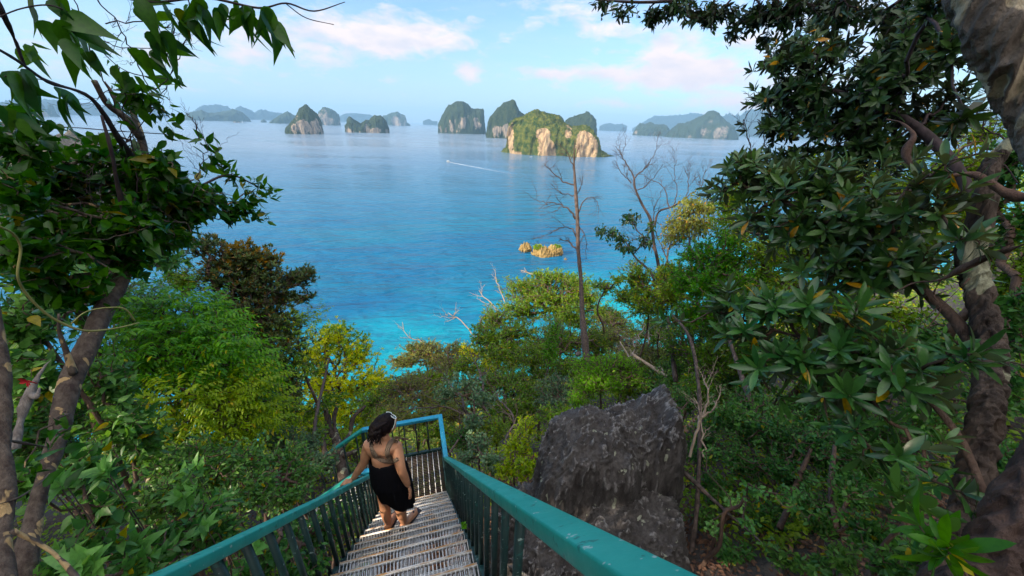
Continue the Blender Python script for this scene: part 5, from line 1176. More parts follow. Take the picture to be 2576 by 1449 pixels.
# yellow-green tree by the landing
plant('yellow_tree', 'yellow green tree catching the sun, right of the dark tree', 'tree', [(830, 860, 19, 65, 42), (780, 900, 19, 40, 40), (890, 900, 18.5, 55, 45), (800, 960, 18.5, 60, 50), (880, 980, 18, 70, 45), (950, 960, 17, 45, 35), (830, 1040, 17.5, 75, 45), (920, 1050, 16.5, 70, 40), (765, 1040, 18, 35, 50)],
      LF_YEL, .19, .075, kind='rosette', per=7, tw=.14, cover=2.1, shape='oval', r_base=.22, r_tip=.007, group=GD, upw=.5,
      extra=([(850, 835, 19, 45, 28), (890, 870, 18.6, 42, 30), (930, 1000, 16.8, 60, 40), (820, 1100, 16, 80, 35), (960, 970, 16.8, 35, 30)], LF_MID, 'older_foliage', 2.6), shell=.4)
plant('slender_sapling', 'slender dark stemmed sapling rising in front of the yellow tree', 'tree', [(785, 930, 9.5, 30, 25), (830, 1010, 9.5, 45, 30), (775, 1040, 9.5, 30, 30), (800, 1090, 9, 40, 30)], LF_MID, .10, .045, per=6, tw=.16, cover=.9, bark=M_TWIG, path=[(775, 1230, 8.5, 5), (782, 1165, 8.6, 5), (795, 1050, 9, 4.5), (815, 960, 9.4, 3.5), (828, 900, 9.5, 2)], group=GD)
t = thing('gnarled_tree', 'gnarled twisted grey trunk seen through the railing of the second flight', 'tree', at(865, 1200, 10), GD)
limb_obj('trunk', [[(880, 1260, 9.5, 17), (862, 1190, 9.6, 15), (850, 1120, 9.8, 13), (830, 1080, 10, 10), (822, 1040, 10, 7), (810, 1010, 10, 4)], [(855, 1130, 9.8, 9), (880, 1090, 10, 7), (890, 1050, 10, 5), (920, 1020, 10, 3)], [(850, 1115, 9.8, 8), (840, 1060, 10, 6), (850, 1010, 10, 4)], [(828, 1180, 9.6, 9), (815, 1120, 9.8, 7), (822, 1080, 10, 5)], [(862, 1150, 9.6, 5), (900, 1130, 9.6, 3), (920, 1110, 9.6, 2)]], M_BARK_GREY, t, 9, .05, 5)
plant('open_crowned_tree', 'open green crown spreading behind the woman at the landing', 'tree', [(900, 1100, 11, 60, 30), (960, 1060, 11.5, 55, 30), (760, 1120, 11, 40, 40)], LF_MID, .10, .045, per=7, tw=.18, cover=1.8, group=GD)
# slope below the landing
GB = 'bushes on the slope beyond the landing'
SL = [
 ('rounded olive topped tree at the water edge of the gap, nearest the turquoise shallows', [(1065, 880, 27, 55, 26), (1015, 910, 26, 38, 20), (1100, 905, 26, 40, 25)], LF_OLIVE, .13, .06, 3.4),
 ('dull twiggy tree right of the olive topped tree', [(1130, 925, 24, 42, 30), (1150, 880, 25, 35, 24), (1100, 950, 22, 50, 25)], LF_OLIVE, .13, .055, 2.0),
 ('brownish olive bush behind the far landing rail', [(1020, 975, 15, 70, 32), (1090, 1000, 14, 70, 30), (990, 1020, 13, 50, 25)], LF_OLIVE, .085, .035, 3.0),
 ('low dull green bush right above the far landing rail', [(1060, 1050, 10, 80, 26), (1150, 1040, 10, 50, 30), (980, 1055, 10.5, 50, 24)], LF_OLIVE, .07, .03, 2.6),
 ('sapling with round blue green leaves above the corner of the landing', [(1170, 960, 9, 45, 32), (1215, 1000, 8.6, 45, 30), (1120, 990, 9, 35, 25), (1190, 1060, 8, 40, 25)], LF_GREY, .095, .055, 1.7),
 ('blue green leaved bush nearest the right handrail corner', [(1200, 1110, 6.5, 45, 35), (1170, 1150, 6.2, 28, 25), (1240, 1160, 5.8, 35, 35)], LF_GREY, .06, .035, 1.8),
 ('bright crowned small tree left of the tall dead trunk', [(1245, 800, 20, 45, 30), (1230, 850, 18, 60, 40), (1300, 840, 18, 55, 35), (1280, 890, 17, 65, 35)], LF_MID, .14, .065, 2.4),
 ('yellow leaved bush glowing behind the crowned small tree', [(1230, 920, 22, 40, 38), (1180, 890, 23, 35, 25), (1260, 880, 24, 40, 30)], LF_YEL, .14, .06, 2.0),
 ('green thicket at the foot of the tall dead trunk', [(1350, 900, 15, 60, 45), (1400, 850, 16, 45, 50), (1420, 930, 14, 50, 40), (1500, 860, 16, 40, 40)], LF_MID, .09, .04, 2.5),
 ('upright bright sprout left of the dead trunk base', [(1385, 880, 12.5, 22, 50), (1395, 830, 12.6, 15, 25)], LF_BRIGHT, .09, .03, 2.2),
 ('leafy bush in the middle of the slope above the boulder', [(1290, 960, 12, 65, 40), (1350, 990, 11, 65, 38), (1230, 960, 13, 45, 35), (1310, 1030, 10, 60, 30)], LF_MID, .075, .034, 2.8),
 ('pale thin leaved bush between the lime bush and the middle bush', [(1400, 980, 9.5, 40, 40), (1390, 1020, 9, 45, 28), (1430, 1010, 9, 30, 25)], LF_GREY, .06, .026, 2.0),
 ('yellow green sapling growing against the left side of the boulder', [(1325, 1070, 5.6, 32, 30), (1300, 1120, 5.4, 42, 40), (1320, 1170, 5.0, 35, 35), (1270, 1180, 5.2, 30, 30)], LF_MOSS, .05, .028, 2.1),
 ('fresh lime green bush above the boulder', [(1500, 925, 8.6, 55, 26), (1560, 915, 8.8, 55, 26), (1590, 945, 8.8, 35, 24), (1475, 965, 8.4, 40, 30), (1455, 1000, 8.2, 25, 22), (1530, 960, 8.5, 50, 28)], LF_LIME, .035, .016, 3.2),
 ('pale sunlit scrub right of the tall dead trunk', [(1550, 850, 17, 60, 30), (1610, 880, 15, 55, 30), (1640, 930, 12, 55, 35), (1540, 810, 19, 45, 20)], LF_OLIVE, .10, .04, 1.6),
 ('yellow shrub patch glowing behind the pale scrub', [(1545, 825, 22, 40, 22), (1500, 900, 20, 30, 30), (1590, 840, 22, 30, 16)], LF_YEL, .12, .05, 1.8),
 ('dense dark bush where the sea ends, right of the dead trunk', [(1600, 700, 9.5, 40, 42), (1620, 760, 9.3, 60, 38), (1690, 740, 9, 55, 40), (1665, 690, 9.4, 22, 30), (1570, 745, 9.8, 30, 22)], LF_MID, .085, .034, 2.9),
 ('leafy bush left of the far sapling, over the water', [(1520, 720, 15, 40, 22), (1560, 700, 14, 25, 16)], LF_MID, .12, .05, 1.6),
 ('bright small leaved tree at the left flank of the big leaved shrub', [(1760, 640, 7.5, 60, 40), (1740, 700, 7.2, 60, 45), (1800, 720, 6.8, 75, 50), (1830, 640, 7, 60, 50), (1760, 790, 6.8, 70, 40), (1880, 720, 6.6, 60, 50)], LF_BRIGHT, .07, .034, 2.8),
 ('shaded green bush right of the boulder', [(1790, 900, 6.8, 70, 50), (1720, 870, 7.4, 60, 50), (1870, 900, 6.5, 80, 60), (1760, 990, 6.2, 60, 50)], LF_MID, .055, .028, 2.5),
]
for lab, bl, mt, ln, wd, cv in SL:
    plant('slope_tree' if bl[0][2] > 16 else 'slope_bush', lab, 'tree' if bl[0][2] > 16 else 'bush', bl, mt, ln, wd, per=8, tw=ln * 1.8, cover=cv, r_base=.004 * bl[0][2], r_tip=.0004 * bl[0][2], group=GB, upw=.5, shape='oval')
plant('crowned_tree', 'broad dark green tree rising over the slope just left of the tall dead trunk', 'tree', [(1390, 700, 23, 60, 26), (1330, 730, 23, 60, 35), (1450, 720, 22.5, 45, 32), (1400, 760, 22, 90, 40), (1480, 750, 22, 35, 30), (1310, 780, 22, 50, 30), (1440, 800, 21, 70, 28), (1510, 790, 21, 22, 22)],
      LF_MID, .17, .07, per=8, tw=.28, cover=2.6, r_base=.2, r_tip=.008, group=GB, upw=.6, extra=([(1390, 690, 23, 50, 18), (1325, 715, 23, 40, 16), (1460, 705, 22.5, 35, 16)], LF_MOSS, 'young_foliage', 1.2))

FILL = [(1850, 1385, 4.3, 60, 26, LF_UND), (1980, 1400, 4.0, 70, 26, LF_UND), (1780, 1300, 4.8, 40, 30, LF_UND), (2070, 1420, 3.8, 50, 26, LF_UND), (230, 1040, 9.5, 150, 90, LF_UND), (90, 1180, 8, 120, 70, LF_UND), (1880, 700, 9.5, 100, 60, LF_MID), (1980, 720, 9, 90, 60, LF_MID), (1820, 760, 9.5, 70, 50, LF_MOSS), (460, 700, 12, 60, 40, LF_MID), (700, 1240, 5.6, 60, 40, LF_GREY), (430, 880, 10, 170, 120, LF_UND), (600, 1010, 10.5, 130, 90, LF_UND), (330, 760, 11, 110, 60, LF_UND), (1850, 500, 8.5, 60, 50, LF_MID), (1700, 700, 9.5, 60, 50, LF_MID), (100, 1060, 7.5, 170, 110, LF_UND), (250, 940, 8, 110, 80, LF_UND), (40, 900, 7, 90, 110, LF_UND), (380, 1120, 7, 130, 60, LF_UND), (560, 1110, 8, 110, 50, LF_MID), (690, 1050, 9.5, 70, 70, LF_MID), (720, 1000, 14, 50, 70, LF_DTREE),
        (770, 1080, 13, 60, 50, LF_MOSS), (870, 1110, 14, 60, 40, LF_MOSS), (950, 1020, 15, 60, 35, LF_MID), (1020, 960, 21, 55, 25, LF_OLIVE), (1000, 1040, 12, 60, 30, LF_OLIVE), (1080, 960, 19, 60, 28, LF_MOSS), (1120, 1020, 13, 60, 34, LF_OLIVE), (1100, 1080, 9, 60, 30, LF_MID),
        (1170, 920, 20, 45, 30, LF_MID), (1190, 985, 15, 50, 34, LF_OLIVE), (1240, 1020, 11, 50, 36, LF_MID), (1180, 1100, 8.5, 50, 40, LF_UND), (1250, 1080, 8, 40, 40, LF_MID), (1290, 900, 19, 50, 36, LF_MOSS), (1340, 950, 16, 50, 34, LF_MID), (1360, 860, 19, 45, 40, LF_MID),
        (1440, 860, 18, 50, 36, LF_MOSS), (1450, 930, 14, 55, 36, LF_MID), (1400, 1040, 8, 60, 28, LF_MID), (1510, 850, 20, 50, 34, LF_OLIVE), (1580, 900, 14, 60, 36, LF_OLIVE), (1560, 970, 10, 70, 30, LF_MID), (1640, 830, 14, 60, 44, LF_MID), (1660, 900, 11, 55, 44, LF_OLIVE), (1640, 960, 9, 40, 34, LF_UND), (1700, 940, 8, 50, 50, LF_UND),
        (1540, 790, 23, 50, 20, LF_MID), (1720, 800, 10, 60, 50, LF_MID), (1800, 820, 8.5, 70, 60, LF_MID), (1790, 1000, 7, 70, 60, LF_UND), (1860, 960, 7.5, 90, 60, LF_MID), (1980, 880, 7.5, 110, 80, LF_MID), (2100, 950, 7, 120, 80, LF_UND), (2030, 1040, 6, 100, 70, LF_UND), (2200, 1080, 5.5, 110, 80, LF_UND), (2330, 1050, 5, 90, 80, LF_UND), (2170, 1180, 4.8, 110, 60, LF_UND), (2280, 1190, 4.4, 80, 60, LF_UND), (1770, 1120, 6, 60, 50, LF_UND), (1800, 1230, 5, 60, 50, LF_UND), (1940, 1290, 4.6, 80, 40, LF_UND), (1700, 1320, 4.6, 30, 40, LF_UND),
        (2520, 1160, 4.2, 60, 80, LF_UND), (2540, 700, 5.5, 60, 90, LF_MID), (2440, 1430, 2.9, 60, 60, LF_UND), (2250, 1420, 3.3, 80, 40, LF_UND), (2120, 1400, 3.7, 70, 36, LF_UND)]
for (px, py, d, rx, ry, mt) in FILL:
    ln = .038 + .0042 * d
    side_ = 'left of the stairs' if px < 700 else ('right of the boulder' if px > 1690 else 'beyond the landing')
    plant('hillside_bush', {'left of the stairs': 'small leafy bush merging into the shaded thicket left of the stairs', 'right of the boulder': 'small leaved bush merging into the thicket right of the boulder', 'beyond the landing': 'small bush merging into the continuous cover of the slope beyond the landing'}[side_], 'bush',
          [(px, py, d, rx, ry), (px + rx * .5 * random.uniform(-1, 1), py + ry * .3, d * .98, rx * .6, ry * .7), (px + rx * .6 * random.uniform(-1, 1), py - ry * .35, d * 1.02, rx * .5, ry * .6)], mt, ln * random.uniform(.8, 1.2), ln * .45, per=8, tw=ln * 2.2, cover=1.35, r_base=.003 * d, r_tip=.0004 * d, group='thicket ' + side_, upw=.5, jit=.5)

# bare trees
def K2(*p): return [(1341.7 + a * .441, 319.5 + b * .441, d, r) for a, b, d, r in p]
t = thing('dead_tree', 'tall straight dead trunk with a few bare crooked branches, standing before the sea', 'tree', at(1478, 960, 13))
limb_obj('trunk', [[(1485, 1000, 13, 8.5), (1476, 912, 13, 8), (1471, 860, 13, 9.5), (1465, 790, 13, 6.5), (1461, 700, 13, 5.2), (1454, 620, 13, 5), (1452, 540, 13, 4.8), (1446, 450, 13, 3.2), (1444, 400, 13, 2), (1447, 350, 13, .8)], K2((262, 1290, 12.9, 6.48), (250, 1300, 12.7, 5.04), (248, 1302, 12.6, 2.16))], M_DEAD, t, 14, .022, 9)
twigs([K2((240, 525, 13, 2.88), (190, 460, 13, 1.87), (120, 432, 13, 1.3), (40, 428, 13, 0.864), (-20, 395, 13, 0.576)), K2((235, 330, 13, 2.16), (160, 300, 13, 1.44), (100, 250, 13, 1.01), (60, 205, 13, 0.576)), K2((243, 625, 13, 2.02), (215, 577, 13, 1.44), (150, 577, 13, 1.01), (60, 622, 13, 0.72), (0, 642, 13, 0.432)),
       K2((246, 695, 13, 2.16), (200, 655, 13, 1.73), (150, 642, 13, 0.72)), K2((250, 500, 13, 1.87), (290, 420, 13, 1.3), (340, 402, 13, 1.01), (372, 450, 13, 0.72), (368, 500, 13, 0.504)), K2((232, 250, 13, 1.73), (205, 170, 13, 1.15), (150, 90, 13, 0.576)), K2((236, 390, 13, 1.44), (150, 372, 13, 0.936), (100, 322, 13, 0.576)), K2((245, 420, 13, 1.44), (270, 340, 13, 0.864), (285, 280, 13, 0.504)), K2((232, 200, 13, 1.44), (250, 140, 13, 0.72), (262, 90, 13, 0.432)), K2((258, 560, 13, 1.44), (300, 640, 13, 0.864), (298, 770, 13, 0.504))],
      M_TWIG, t, 2, 3, 'bare_branches', 1.5, .1)
t = thing('bare_tree', 'leafless tree with a wide fan of fine grey branches reaching above the water', 'tree', at(1665, 760, 10.5))
limb_obj('trunk', [K2((740, 1100, 10.4, 4.68), (715, 800, 10.5, 4.32), (690, 680, 10.5, 4.32), (668, 530, 10.5, 3.96), (622, 445, 10.5, 3.24), (580, 350, 10.5, 2.88), (575, 290, 10.5, 2.16)), K2((690, 570, 10.5, 2.88), (715, 485, 10.5, 2.3), (790, 455, 10.5, 2.16), (860, 415, 10.5, 1.87), (900, 375, 10.5, 1.58))], M_TWIG, t, 9, .01, 8)
twigs([K2((578, 300, 10.5, 2.16), (540, 225, 10.5, 1.44), (500, 155, 10.5, 0.936), (468, 108, 10.5, 0.504)), K2((580, 290, 10.5, 1.87), (640, 225, 10.5, 1.3), (690, 160, 10.5, 0.792), (708, 105, 10.5, 0.432)), K2((560, 320, 10.5, 1.44), (505, 262, 10.5, 0.936), (462, 190, 10.5, 0.504)), K2((900, 380, 10.5, 1.58), (955, 340, 10.5, 1.08), (985, 240, 10.5, 0.576)), K2((870, 405, 10.5, 1.44), (885, 310, 10.5, 0.936), (858, 225, 10.5, 0.504)),
       K2((775, 455, 10.5, 1.58), (745, 350, 10.5, 1.15), (660, 290, 10.5, 0.72), (600, 262, 10.5, 0.504)), K2((800, 450, 10.5, 1.58), (822, 350, 10.5, 1.01), (800, 250, 10.5, 0.648), (820, 180, 10.5, 0.432)), K2((590, 360, 10.5, 1.44), (650, 330, 10.5, 0.936), (740, 210, 10.5, 0.504)), K2((680, 560, 10.5, 1.44), (700, 440, 10.5, 0.936), (760, 330, 10.5, 0.576)), K2((700, 720, 10.5, 1.44), (640, 640, 10.5, 0.864), (560, 640, 10.5, 0.576)), K2((640, 480, 10.5, 1.08), (600, 400, 10.5, 0.72), (540, 330, 10.5, 0.432))],
      M_TWIG, t, 3, 8, 'bare_branches', 1.35, 0, sub=.42)
t = thing('bare_tree', 'second thinner bare tree, reddish, right beside the fan shaped one', 'tree', at(1690, 700, 10))
twigs([K2((770, 880, 10, 2.88), (760, 780, 10, 2.59), (770, 700, 10, 2.16), (830, 640, 10, 1.58), (900, 560, 10, 1.01)), K2((765, 780, 10, 2.16), (740, 700, 10, 1.44), (700, 600, 10, 0.864)), K2((775, 700, 10, 1.73), (800, 590, 10, 1.15), (790, 480, 10, 0.72)), K2((1000, 680, 9.6, 1.73), (900, 650, 9.8, 1.3), (820, 610, 9.8, 0.72))], M_DEAD, t, 2, 12, 'bare_branches', 1.0)
plant('leafy_branch_tree', 'sapling with clumps of hanging dark leaves in front of the bare trees', 'tree', [(1531, 584, 9.6, 32, 16), (1560, 600, 9.6, 20, 12), (1586, 548, 9.6, 24, 18), (1571, 622, 9.6, 30, 14), (1626, 604, 9.6, 20, 18), (1640, 570, 9.6, 12, 14)], LF_DARK, .115, .045, kind='hang', per=5, tw=.12, cover=1.7, shape='ovate', bark=M_TWIG, path=[(1655, 760, 9.5, 3.5), (1640, 690, 9.5, 3), (1600, 650, 9.6, 2.6), (1575, 610, 9.6, 1.5)], r_tip=.003, jit=.5)
plant('leafy_branch_tree', 'brownish leaved tree behind the second bare tree, touching the big dark crown', 'tree', [(1739, 520, 9.6, 40, 26), (1717, 560, 9.6, 45, 24), (1694, 590, 9.6, 32, 24), (1760, 570, 9.5, 40, 30), (1780, 520, 9.4, 26, 20)], LF_OLIVE, .095, .036, kind='hang', per=5, tw=.12, cover=1.9, shape='oval', bark=M_TWIG, path=[(1760, 800, 9, 4), (1745, 700, 9.2, 3.5), (1735, 620, 9.4, 2.6), (1735, 540, 9.6, 1.5)], r_tip=.003, jit=.6)
for lab, ps, g, sd_ in (('tangle of pale dead twigs behind the lime green bush', [[(1640, 1000, 10, 3), (1600, 920, 11, 2.4), (1560, 860, 12, 1.5)], [(1680, 960, 10, 2.6), (1640, 900, 11, 2), (1630, 830, 12, 1.2)], [(1700, 1000, 9, 3), (1690, 900, 10, 2), (1660, 820, 11, 1)], [(1560, 960, 10, 2), (1590, 880, 11, 1.6), (1620, 820, 12, 1)]], 3, 21),
                    ('whitish dead twigs above the turquoise shallows left of the dark green tree', [[(1280, 800, 22, 1.8), (1240, 770, 22, 1.4), (1205, 730, 22, .8)], [(1270, 760, 22, 1.4), (1250, 710, 22, 1), (1245, 690, 22, .6)], [(1200, 850, 22, 1.6), (1150, 800, 22, 1.2), (1120, 790, 22, .7)], [(1060, 860, 24, 1.2), (1020, 840, 24, .9), (1012, 810, 24, .6)], [(1340, 690, 22, 1.4), (1310, 680, 22, .8)]], 2, 22),
                    ('reddish bare stems crossing behind the far landing rail', [[(1230, 1090, 8, 4), (1215, 1000, 9, 3.4), (1205, 930, 10, 2.6)], [(1180, 1080, 9, 4), (1160, 1000, 10, 3), (1110, 950, 11, 2)], [(1270, 1120, 7, 3), (1285, 1050, 7.5, 2.5), (1250, 990, 8, 1.5)], [(1240, 1080, 8, 2.6), (1130, 1030, 9, 2), (1030, 1030, 9.5, 1.3)], [(1130, 1140, 8, 3), (1180, 1060, 8.5, 2), (1230, 1020, 9, 1)]], 2, 23),
                    ('pale forked dead twigs rising right of the boulder', [[(1735, 1150, 4.6, 4), (1762, 1060, 4.6, 3.4), (1780, 1000, 4.6, 2.6), (1775, 950, 4.6, 1.5)], [(1765, 1050, 4.6, 3), (1800, 1020, 4.6, 2), (1810, 970, 4.6, 1)], [(1770, 1150, 4.5, 3), (1768, 1080, 4.6, 2), (1745, 1000, 4.6, 1)]], 2, 24),
                    ('thin bare twigs between the big dark crown and the cone shaped island', [[(1905, 420, 6, 2), (1885, 370, 6, 1.6), (1870, 300, 6, 1)], [(1930, 410, 6, 2), (1925, 340, 6, 1.4), (1905, 300, 6, .8)], [(1960, 260, 5, 1.6), (1910, 250, 5, 1.2), (1870, 235, 5, .7)]], 2, 25),
                    ('fine bare twigs hanging on the right against the bright sky', [[(2576, 400, 5, 4), (2500, 330, 5, 3), (2420, 260, 5, 2)], [(2580, 330, 5, 3), (2520, 300, 5, 2), (2440, 310, 5, 1.2)], [(2560, 460, 5, 3), (2500, 400, 5, 2), (2420, 380, 5, 1.2)], [(2500, 420, 5, 2.4), (2470, 330, 5, 1.6), (2400, 200, 5, 1)]], 3, 26)):
    t = thing('bare_twigs', lab, 'twigs', at(*ps[0][0][:3])); twigs(ps, M_PALE if ('pale' in lab or 'whitish' in lab) else (M_DEAD if 'reddish' in lab else M_PURPLE), t, g, sd_, 'branches', 1.1)

# ------------------------------------------------------------------ right of the stairs
GR = 'trees framing the view on the right'
plant('overhanging_tree', 'dark small leaved branches hanging over the sky along the top, right of centre', 'tree',
      [(1520, 12, 5, 35, 12), (1575, 35, 5, 40, 14), (1640, 50, 5, 45, 22), (1700, 30, 5, 70, 26), (1790, 40, 5, 75, 34), (1850, 85, 5, 24, 16), (1900, 50, 5, 90, 36), (1930, 105, 5, 35, 16), (2000, 30, 5, 110, 50), (2120, 30, 5, 130, 60), (2280, 40, 4.6, 120, 60)],
      LF_BACKLIT, .10, .036, per=9, tw=.16, cover=2.3, shape='oval', bark=M_PURPLE, path=[(2540, 120, 2.4, 30), (2560, -60, 3.2, 24), (2400, -90, 4.4, 17), (2100, -50, 4.8, 11), (1850, -20, 5, 7), (1650, 5, 5, 4), (1500, 0, 5, 2)], r_tip=.0022, group=GR, upw=-.1)
plant('dark_crown_tree', 'tall dark tree with dense pointed leaf tufts, upper right against the clouds', 'tree',
      [(1960, 150, 4.6, 60, 40), (2050, 130, 4.6, 110, 60), (2020, 230, 4.5, 110, 60), (1930, 250, 4.6, 50, 26), (1960, 320, 4.4, 75, 40), (2120, 300, 4.3, 150, 80), (2250, 180, 4.2, 150, 110), (2330, 90, 4.2, 110, 90), (2350, 300, 4.4, 110, 80, 60, .7), (2200, 380, 4.2, 120, 60), (1990, 400, 4.2, 70, 40), (2400, 130, 2.9, 50, 80, 20, .6), (2440, 280, 2.7, 50, 50, 20, .6), (2350, 20, 3.2, 60, 60, 20, .7)],
      LF_BACKLIT, .098, .032, kind='rosette', per=9, tw=.11, cover=2.4, shape='lance', bark=M_PURPLE, path=[(2480, 620, 4.0, 22), (2420, 450, 4.0, 20), (2330, 340, 4.1, 16), (2220, 270, 4.2, 12), (2100, 230, 4.4, 8), (2000, 220, 4.5, 5)], r_tip=.0025, group=GR, upw=.35, outw=.8)
plant('big_leaved_shrub', 'big shrub of long leathery leaves in whorls, filling the right side at eye level', 'shrub',
      [(1870, 420, 3.3, 75, 40), (1840, 480, 3.3, 55, 30), (1960, 460, 3.2, 110, 60), (2090, 470, 3.1, 130, 70), (1900, 550, 3.1, 75, 35), (2020, 580, 3.0, 120, 60), (2200, 560, 3.0, 140, 80), (2330, 520, 2.6, 100, 70, 30, .8), (2430, 600, 2.4, 60, 60, 20, .5), (2420, 420, 2.5, 60, 40, 20, .5), (2130, 680, 2.9, 140, 60), (2280, 680, 2.9, 120, 70)],
      LF_DARK, .115, .031, kind='rosette', per=9, tw=.12, cover=2.3, shape='big', bark=M_BARK, path=[(2470, 900, 2.8, 24), (2380, 780, 2.8, 18), (2250, 680, 2.9, 13), (2130, 590, 3.0, 9), (2000, 520, 3.1, 6), (1900, 470, 3.2, 4)], r_tip=.003, group=GR, upw=.5, outw=.75, spread=1.05)
plant('big_leaved_shrub', 'lower big leaved shrub whose whorls of glossy leaves hang beside the boulder', 'shrub',
      [(1690, 810, 3.0, 30, 20, 10, 1.2), (1790, 780, 2.9, 55, 26), (1850, 760, 2.8, 70, 35), (1950, 780, 2.7, 90, 45), (1880, 850, 2.7, 90, 45), (2060, 800, 2.6, 110, 55), (2000, 910, 2.6, 110, 55), (2170, 880, 2.55, 120, 70), (2120, 1000, 2.55, 110, 55), (2290, 960, 2.5, 110, 80), (1930, 980, 2.7, 50, 30, 20, .6), (2190, 1110, 2.5, 100, 50, 40, .7), (2300, 1130, 2.4, 70, 60, 30, .6), (2400, 880, 2.3, 70, 60, 20, .7), (2380, 1230, 2.2, 60, 60, 20, .5)],
      LF_BIG, .135, .034, kind='rosette', per=9, tw=.12, cover=1.8, shape='big', bark=M_BARK, path=[(2480, 1250, 2.5, 16), (2400, 1080, 2.5, 13), (2280, 960, 2.5, 10), (2130, 880, 2.6, 7), (1980, 840, 2.7, 5), (1850, 800, 2.8, 3)], r_tip=.0035, group=GR, upw=.55, outw=.7, spread=1.1)
plant('corner_shrub', 'sprig of large yellow green leaves at the bottom right corner', 'shrub', [(2330, 1330, 1.9, 40, 30, 15, 1), (2390, 1390, 1.8, 50, 30, 15, 1), (2260, 1260, 2.1, 50, 30, 20, .8)], LF_CORNER, .13, .038, kind='rosette', per=7, tw=.08, cover=.8, shape='big', path=[(2460, 1500, 1.9, 5), (2420, 1430, 1.9, 4), (2350, 1360, 1.9, 3)], upw=-.1, spread=1.2)
plant('small_leaved_tree', 'green small leaved tree showing through behind the big leaved shrub', 'tree', [(2050, 640, 6.5, 180, 70), (2080, 460, 7.2, 170, 80), (2280, 460, 7.2, 150, 80), (2430, 540, 7, 80, 70), (1850, 580, 7.6, 70, 50), (1930, 640, 7.2, 90, 50), (2250, 600, 6.5, 180, 90), (2420, 430, 7, 90, 70), (2480, 330, 7, 70, 40, 40, .6), (1950, 760, 6.2, 120, 70), (2180, 800, 6, 180, 90), (2500, 620, 6.5, 90, 110, 60, .6)], LF_MID, .075, .034, per=8, tw=.16, cover=2.0, r_base=.08, r_tip=.003, group=GR)
plant('shaded_tree', 'deep green tree filling the right edge behind the grey trunk', 'tree', [(2540, 400, 5.5, 70, 80, 40, .8), (2500, 480, 5.5, 70, 60, 40, .8), (2540, 800, 5, 90, 120), (2330, 900, 5.4, 130, 100), (2560, 560, 5.5, 60, 80, 40, .7), (2540, 1000, 4.8, 60, 80)], LF_UND, .085, .036, per=8, tw=.16, cover=2.4, r_base=.08, r_tip=.003, group=GR)
tk = thing('grey_trunk_tree', 'thick ridged trunk with pale lichen, standing at the right edge', 'tree', at(2400, 1500, 2.6), GR)
limb_obj('trunk', [[(2350, 1530, 2.6, 47.6), (2385, 1400, 2.6, 44.3), (2430, 1270, 2.6, 42.6), (2468, 1120, 2.65, 42.6), (2478, 1040, 2.65, 41), (2492, 960, 2.7, 37.7), (2486, 850, 2.75, 37.7), (2458, 720, 2.8, 34.4), (2440, 640, 2.8, 36.1), (2462, 560, 2.8, 29.5), (2480, 480, 2.8, 29.5), (2490, 420, 2.85, 24.6), (2540, 360, 2.9, 21.3), (2600, 300, 2.9, 19.7)]], M_BARK_GREY, tk, 72, .013, 20)
limb_obj('branch', [[(2620, 500, 2.6, 20), (2540, 490, 2.65, 18), (2450, 440, 2.7, 15), (2367, 450, 2.7, 11), (2300, 485, 2.7, 8), (2270, 530, 2.7, 5)], [(2367, 450, 2.7, 11), (2300, 425, 2.75, 10), (2280, 380, 2.8, 9), (2298, 340, 2.85, 8), (2265, 308, 2.9, 5), (2230, 300, 2.95, 3)],
    [(2640, 590, 2.3, 12), (2560, 620, 2.35, 11), (2490, 645, 2.45, 11), (2420, 675, 2.5, 10), (2367, 703, 2.55, 8), (2300, 712, 2.6, 6), (2250, 735, 2.6, 3)], [(2367, 703, 2.55, 7), (2350, 740, 2.6, 6), (2365, 780, 2.6, 5), (2330, 830, 2.6, 3)], [(2440, 700, 2.6, 7), (2380, 760, 2.6, 6), (2340, 790, 2.6, 4), (2310, 850, 2.6, 2)]], bark_mat('brown_branch_bark', (.07, .035, .025), (.17, .095, .07), None, sc=9), tk, 14, .012, 10)
tk = thing('leaning_trunk_tree', 'massive leaning trunk with flaking bark crossing the top right corner', 'tree', at(2640, 330, 2.0), GR)
limb_obj('trunk', [[(2150, -900, 3.4, 70), (2330, -450, 2.5, 78), (2430, -160, 2.1, 80), (2480, -30, 2.05, 90), (2520, 80, 2.0, 96), (2575, 200, 2.0, 92), (2640, 330, 2.0, 88), (2720, 500, 2.0, 90), (2860, 760, 2.15, 110), (3020, 1120, 2.5, 130), (3250, 1700, 3.3, 150)]], bark_mat('flaking_bark', (.06, .045, .035), (.18, .145, .12), (.40, .33, .23), .56, 5.0, .03, .45), tk, 84, .015, 18)
tk = thing('reddish_trunk_tree', 'thick dark trunk leaning out of the bottom right corner', 'tree', at(2480, 1500, 2.0), GR)
limb_obj('trunk', [[(2420, 1560, 2.1, 90), (2500, 1420, 2.1, 88), (2575, 1270, 2.1, 82), (2680, 1120, 2.1, 80)]], bark_mat('dark_red_bark', (.040, .022, .018), (.10, .06, .048), None, sc=7, bump=.03), tk, 64, .014, 18)
tk = thing('slender_tree', 'slender straight reddish stem just right of the boulder', 'tree', at(1740, 1449, 4.6))
limb_obj('trunk', [[(1735, 1500, 4.6, 8), (1738, 1400, 4.6, 7), (1754, 1266, 4.6, 6), (1760, 1083, 4.7, 5.5), (1757, 966, 4.8, 5), (1735, 850, 5, 4), (1690, 790, 5.2, 3)]], M_DEAD, tk)
tk = thing('slender_tree', 'reddish leaning stem with pale bark behind the slender straight one', 'tree', at(1880, 1200, 5.5))
limb_obj('trunk', [[(1960, 1200, 5.4, 8), (1900, 1040, 5.6, 9), (1870, 960, 5.8, 8), (1850, 900, 6, 6), (1815, 800, 6.2, 5)], [(1700, 960, 7.5, 7), (1690, 880, 7.6, 6), (1680, 800, 7.8, 5)]], M_DEAD, tk)
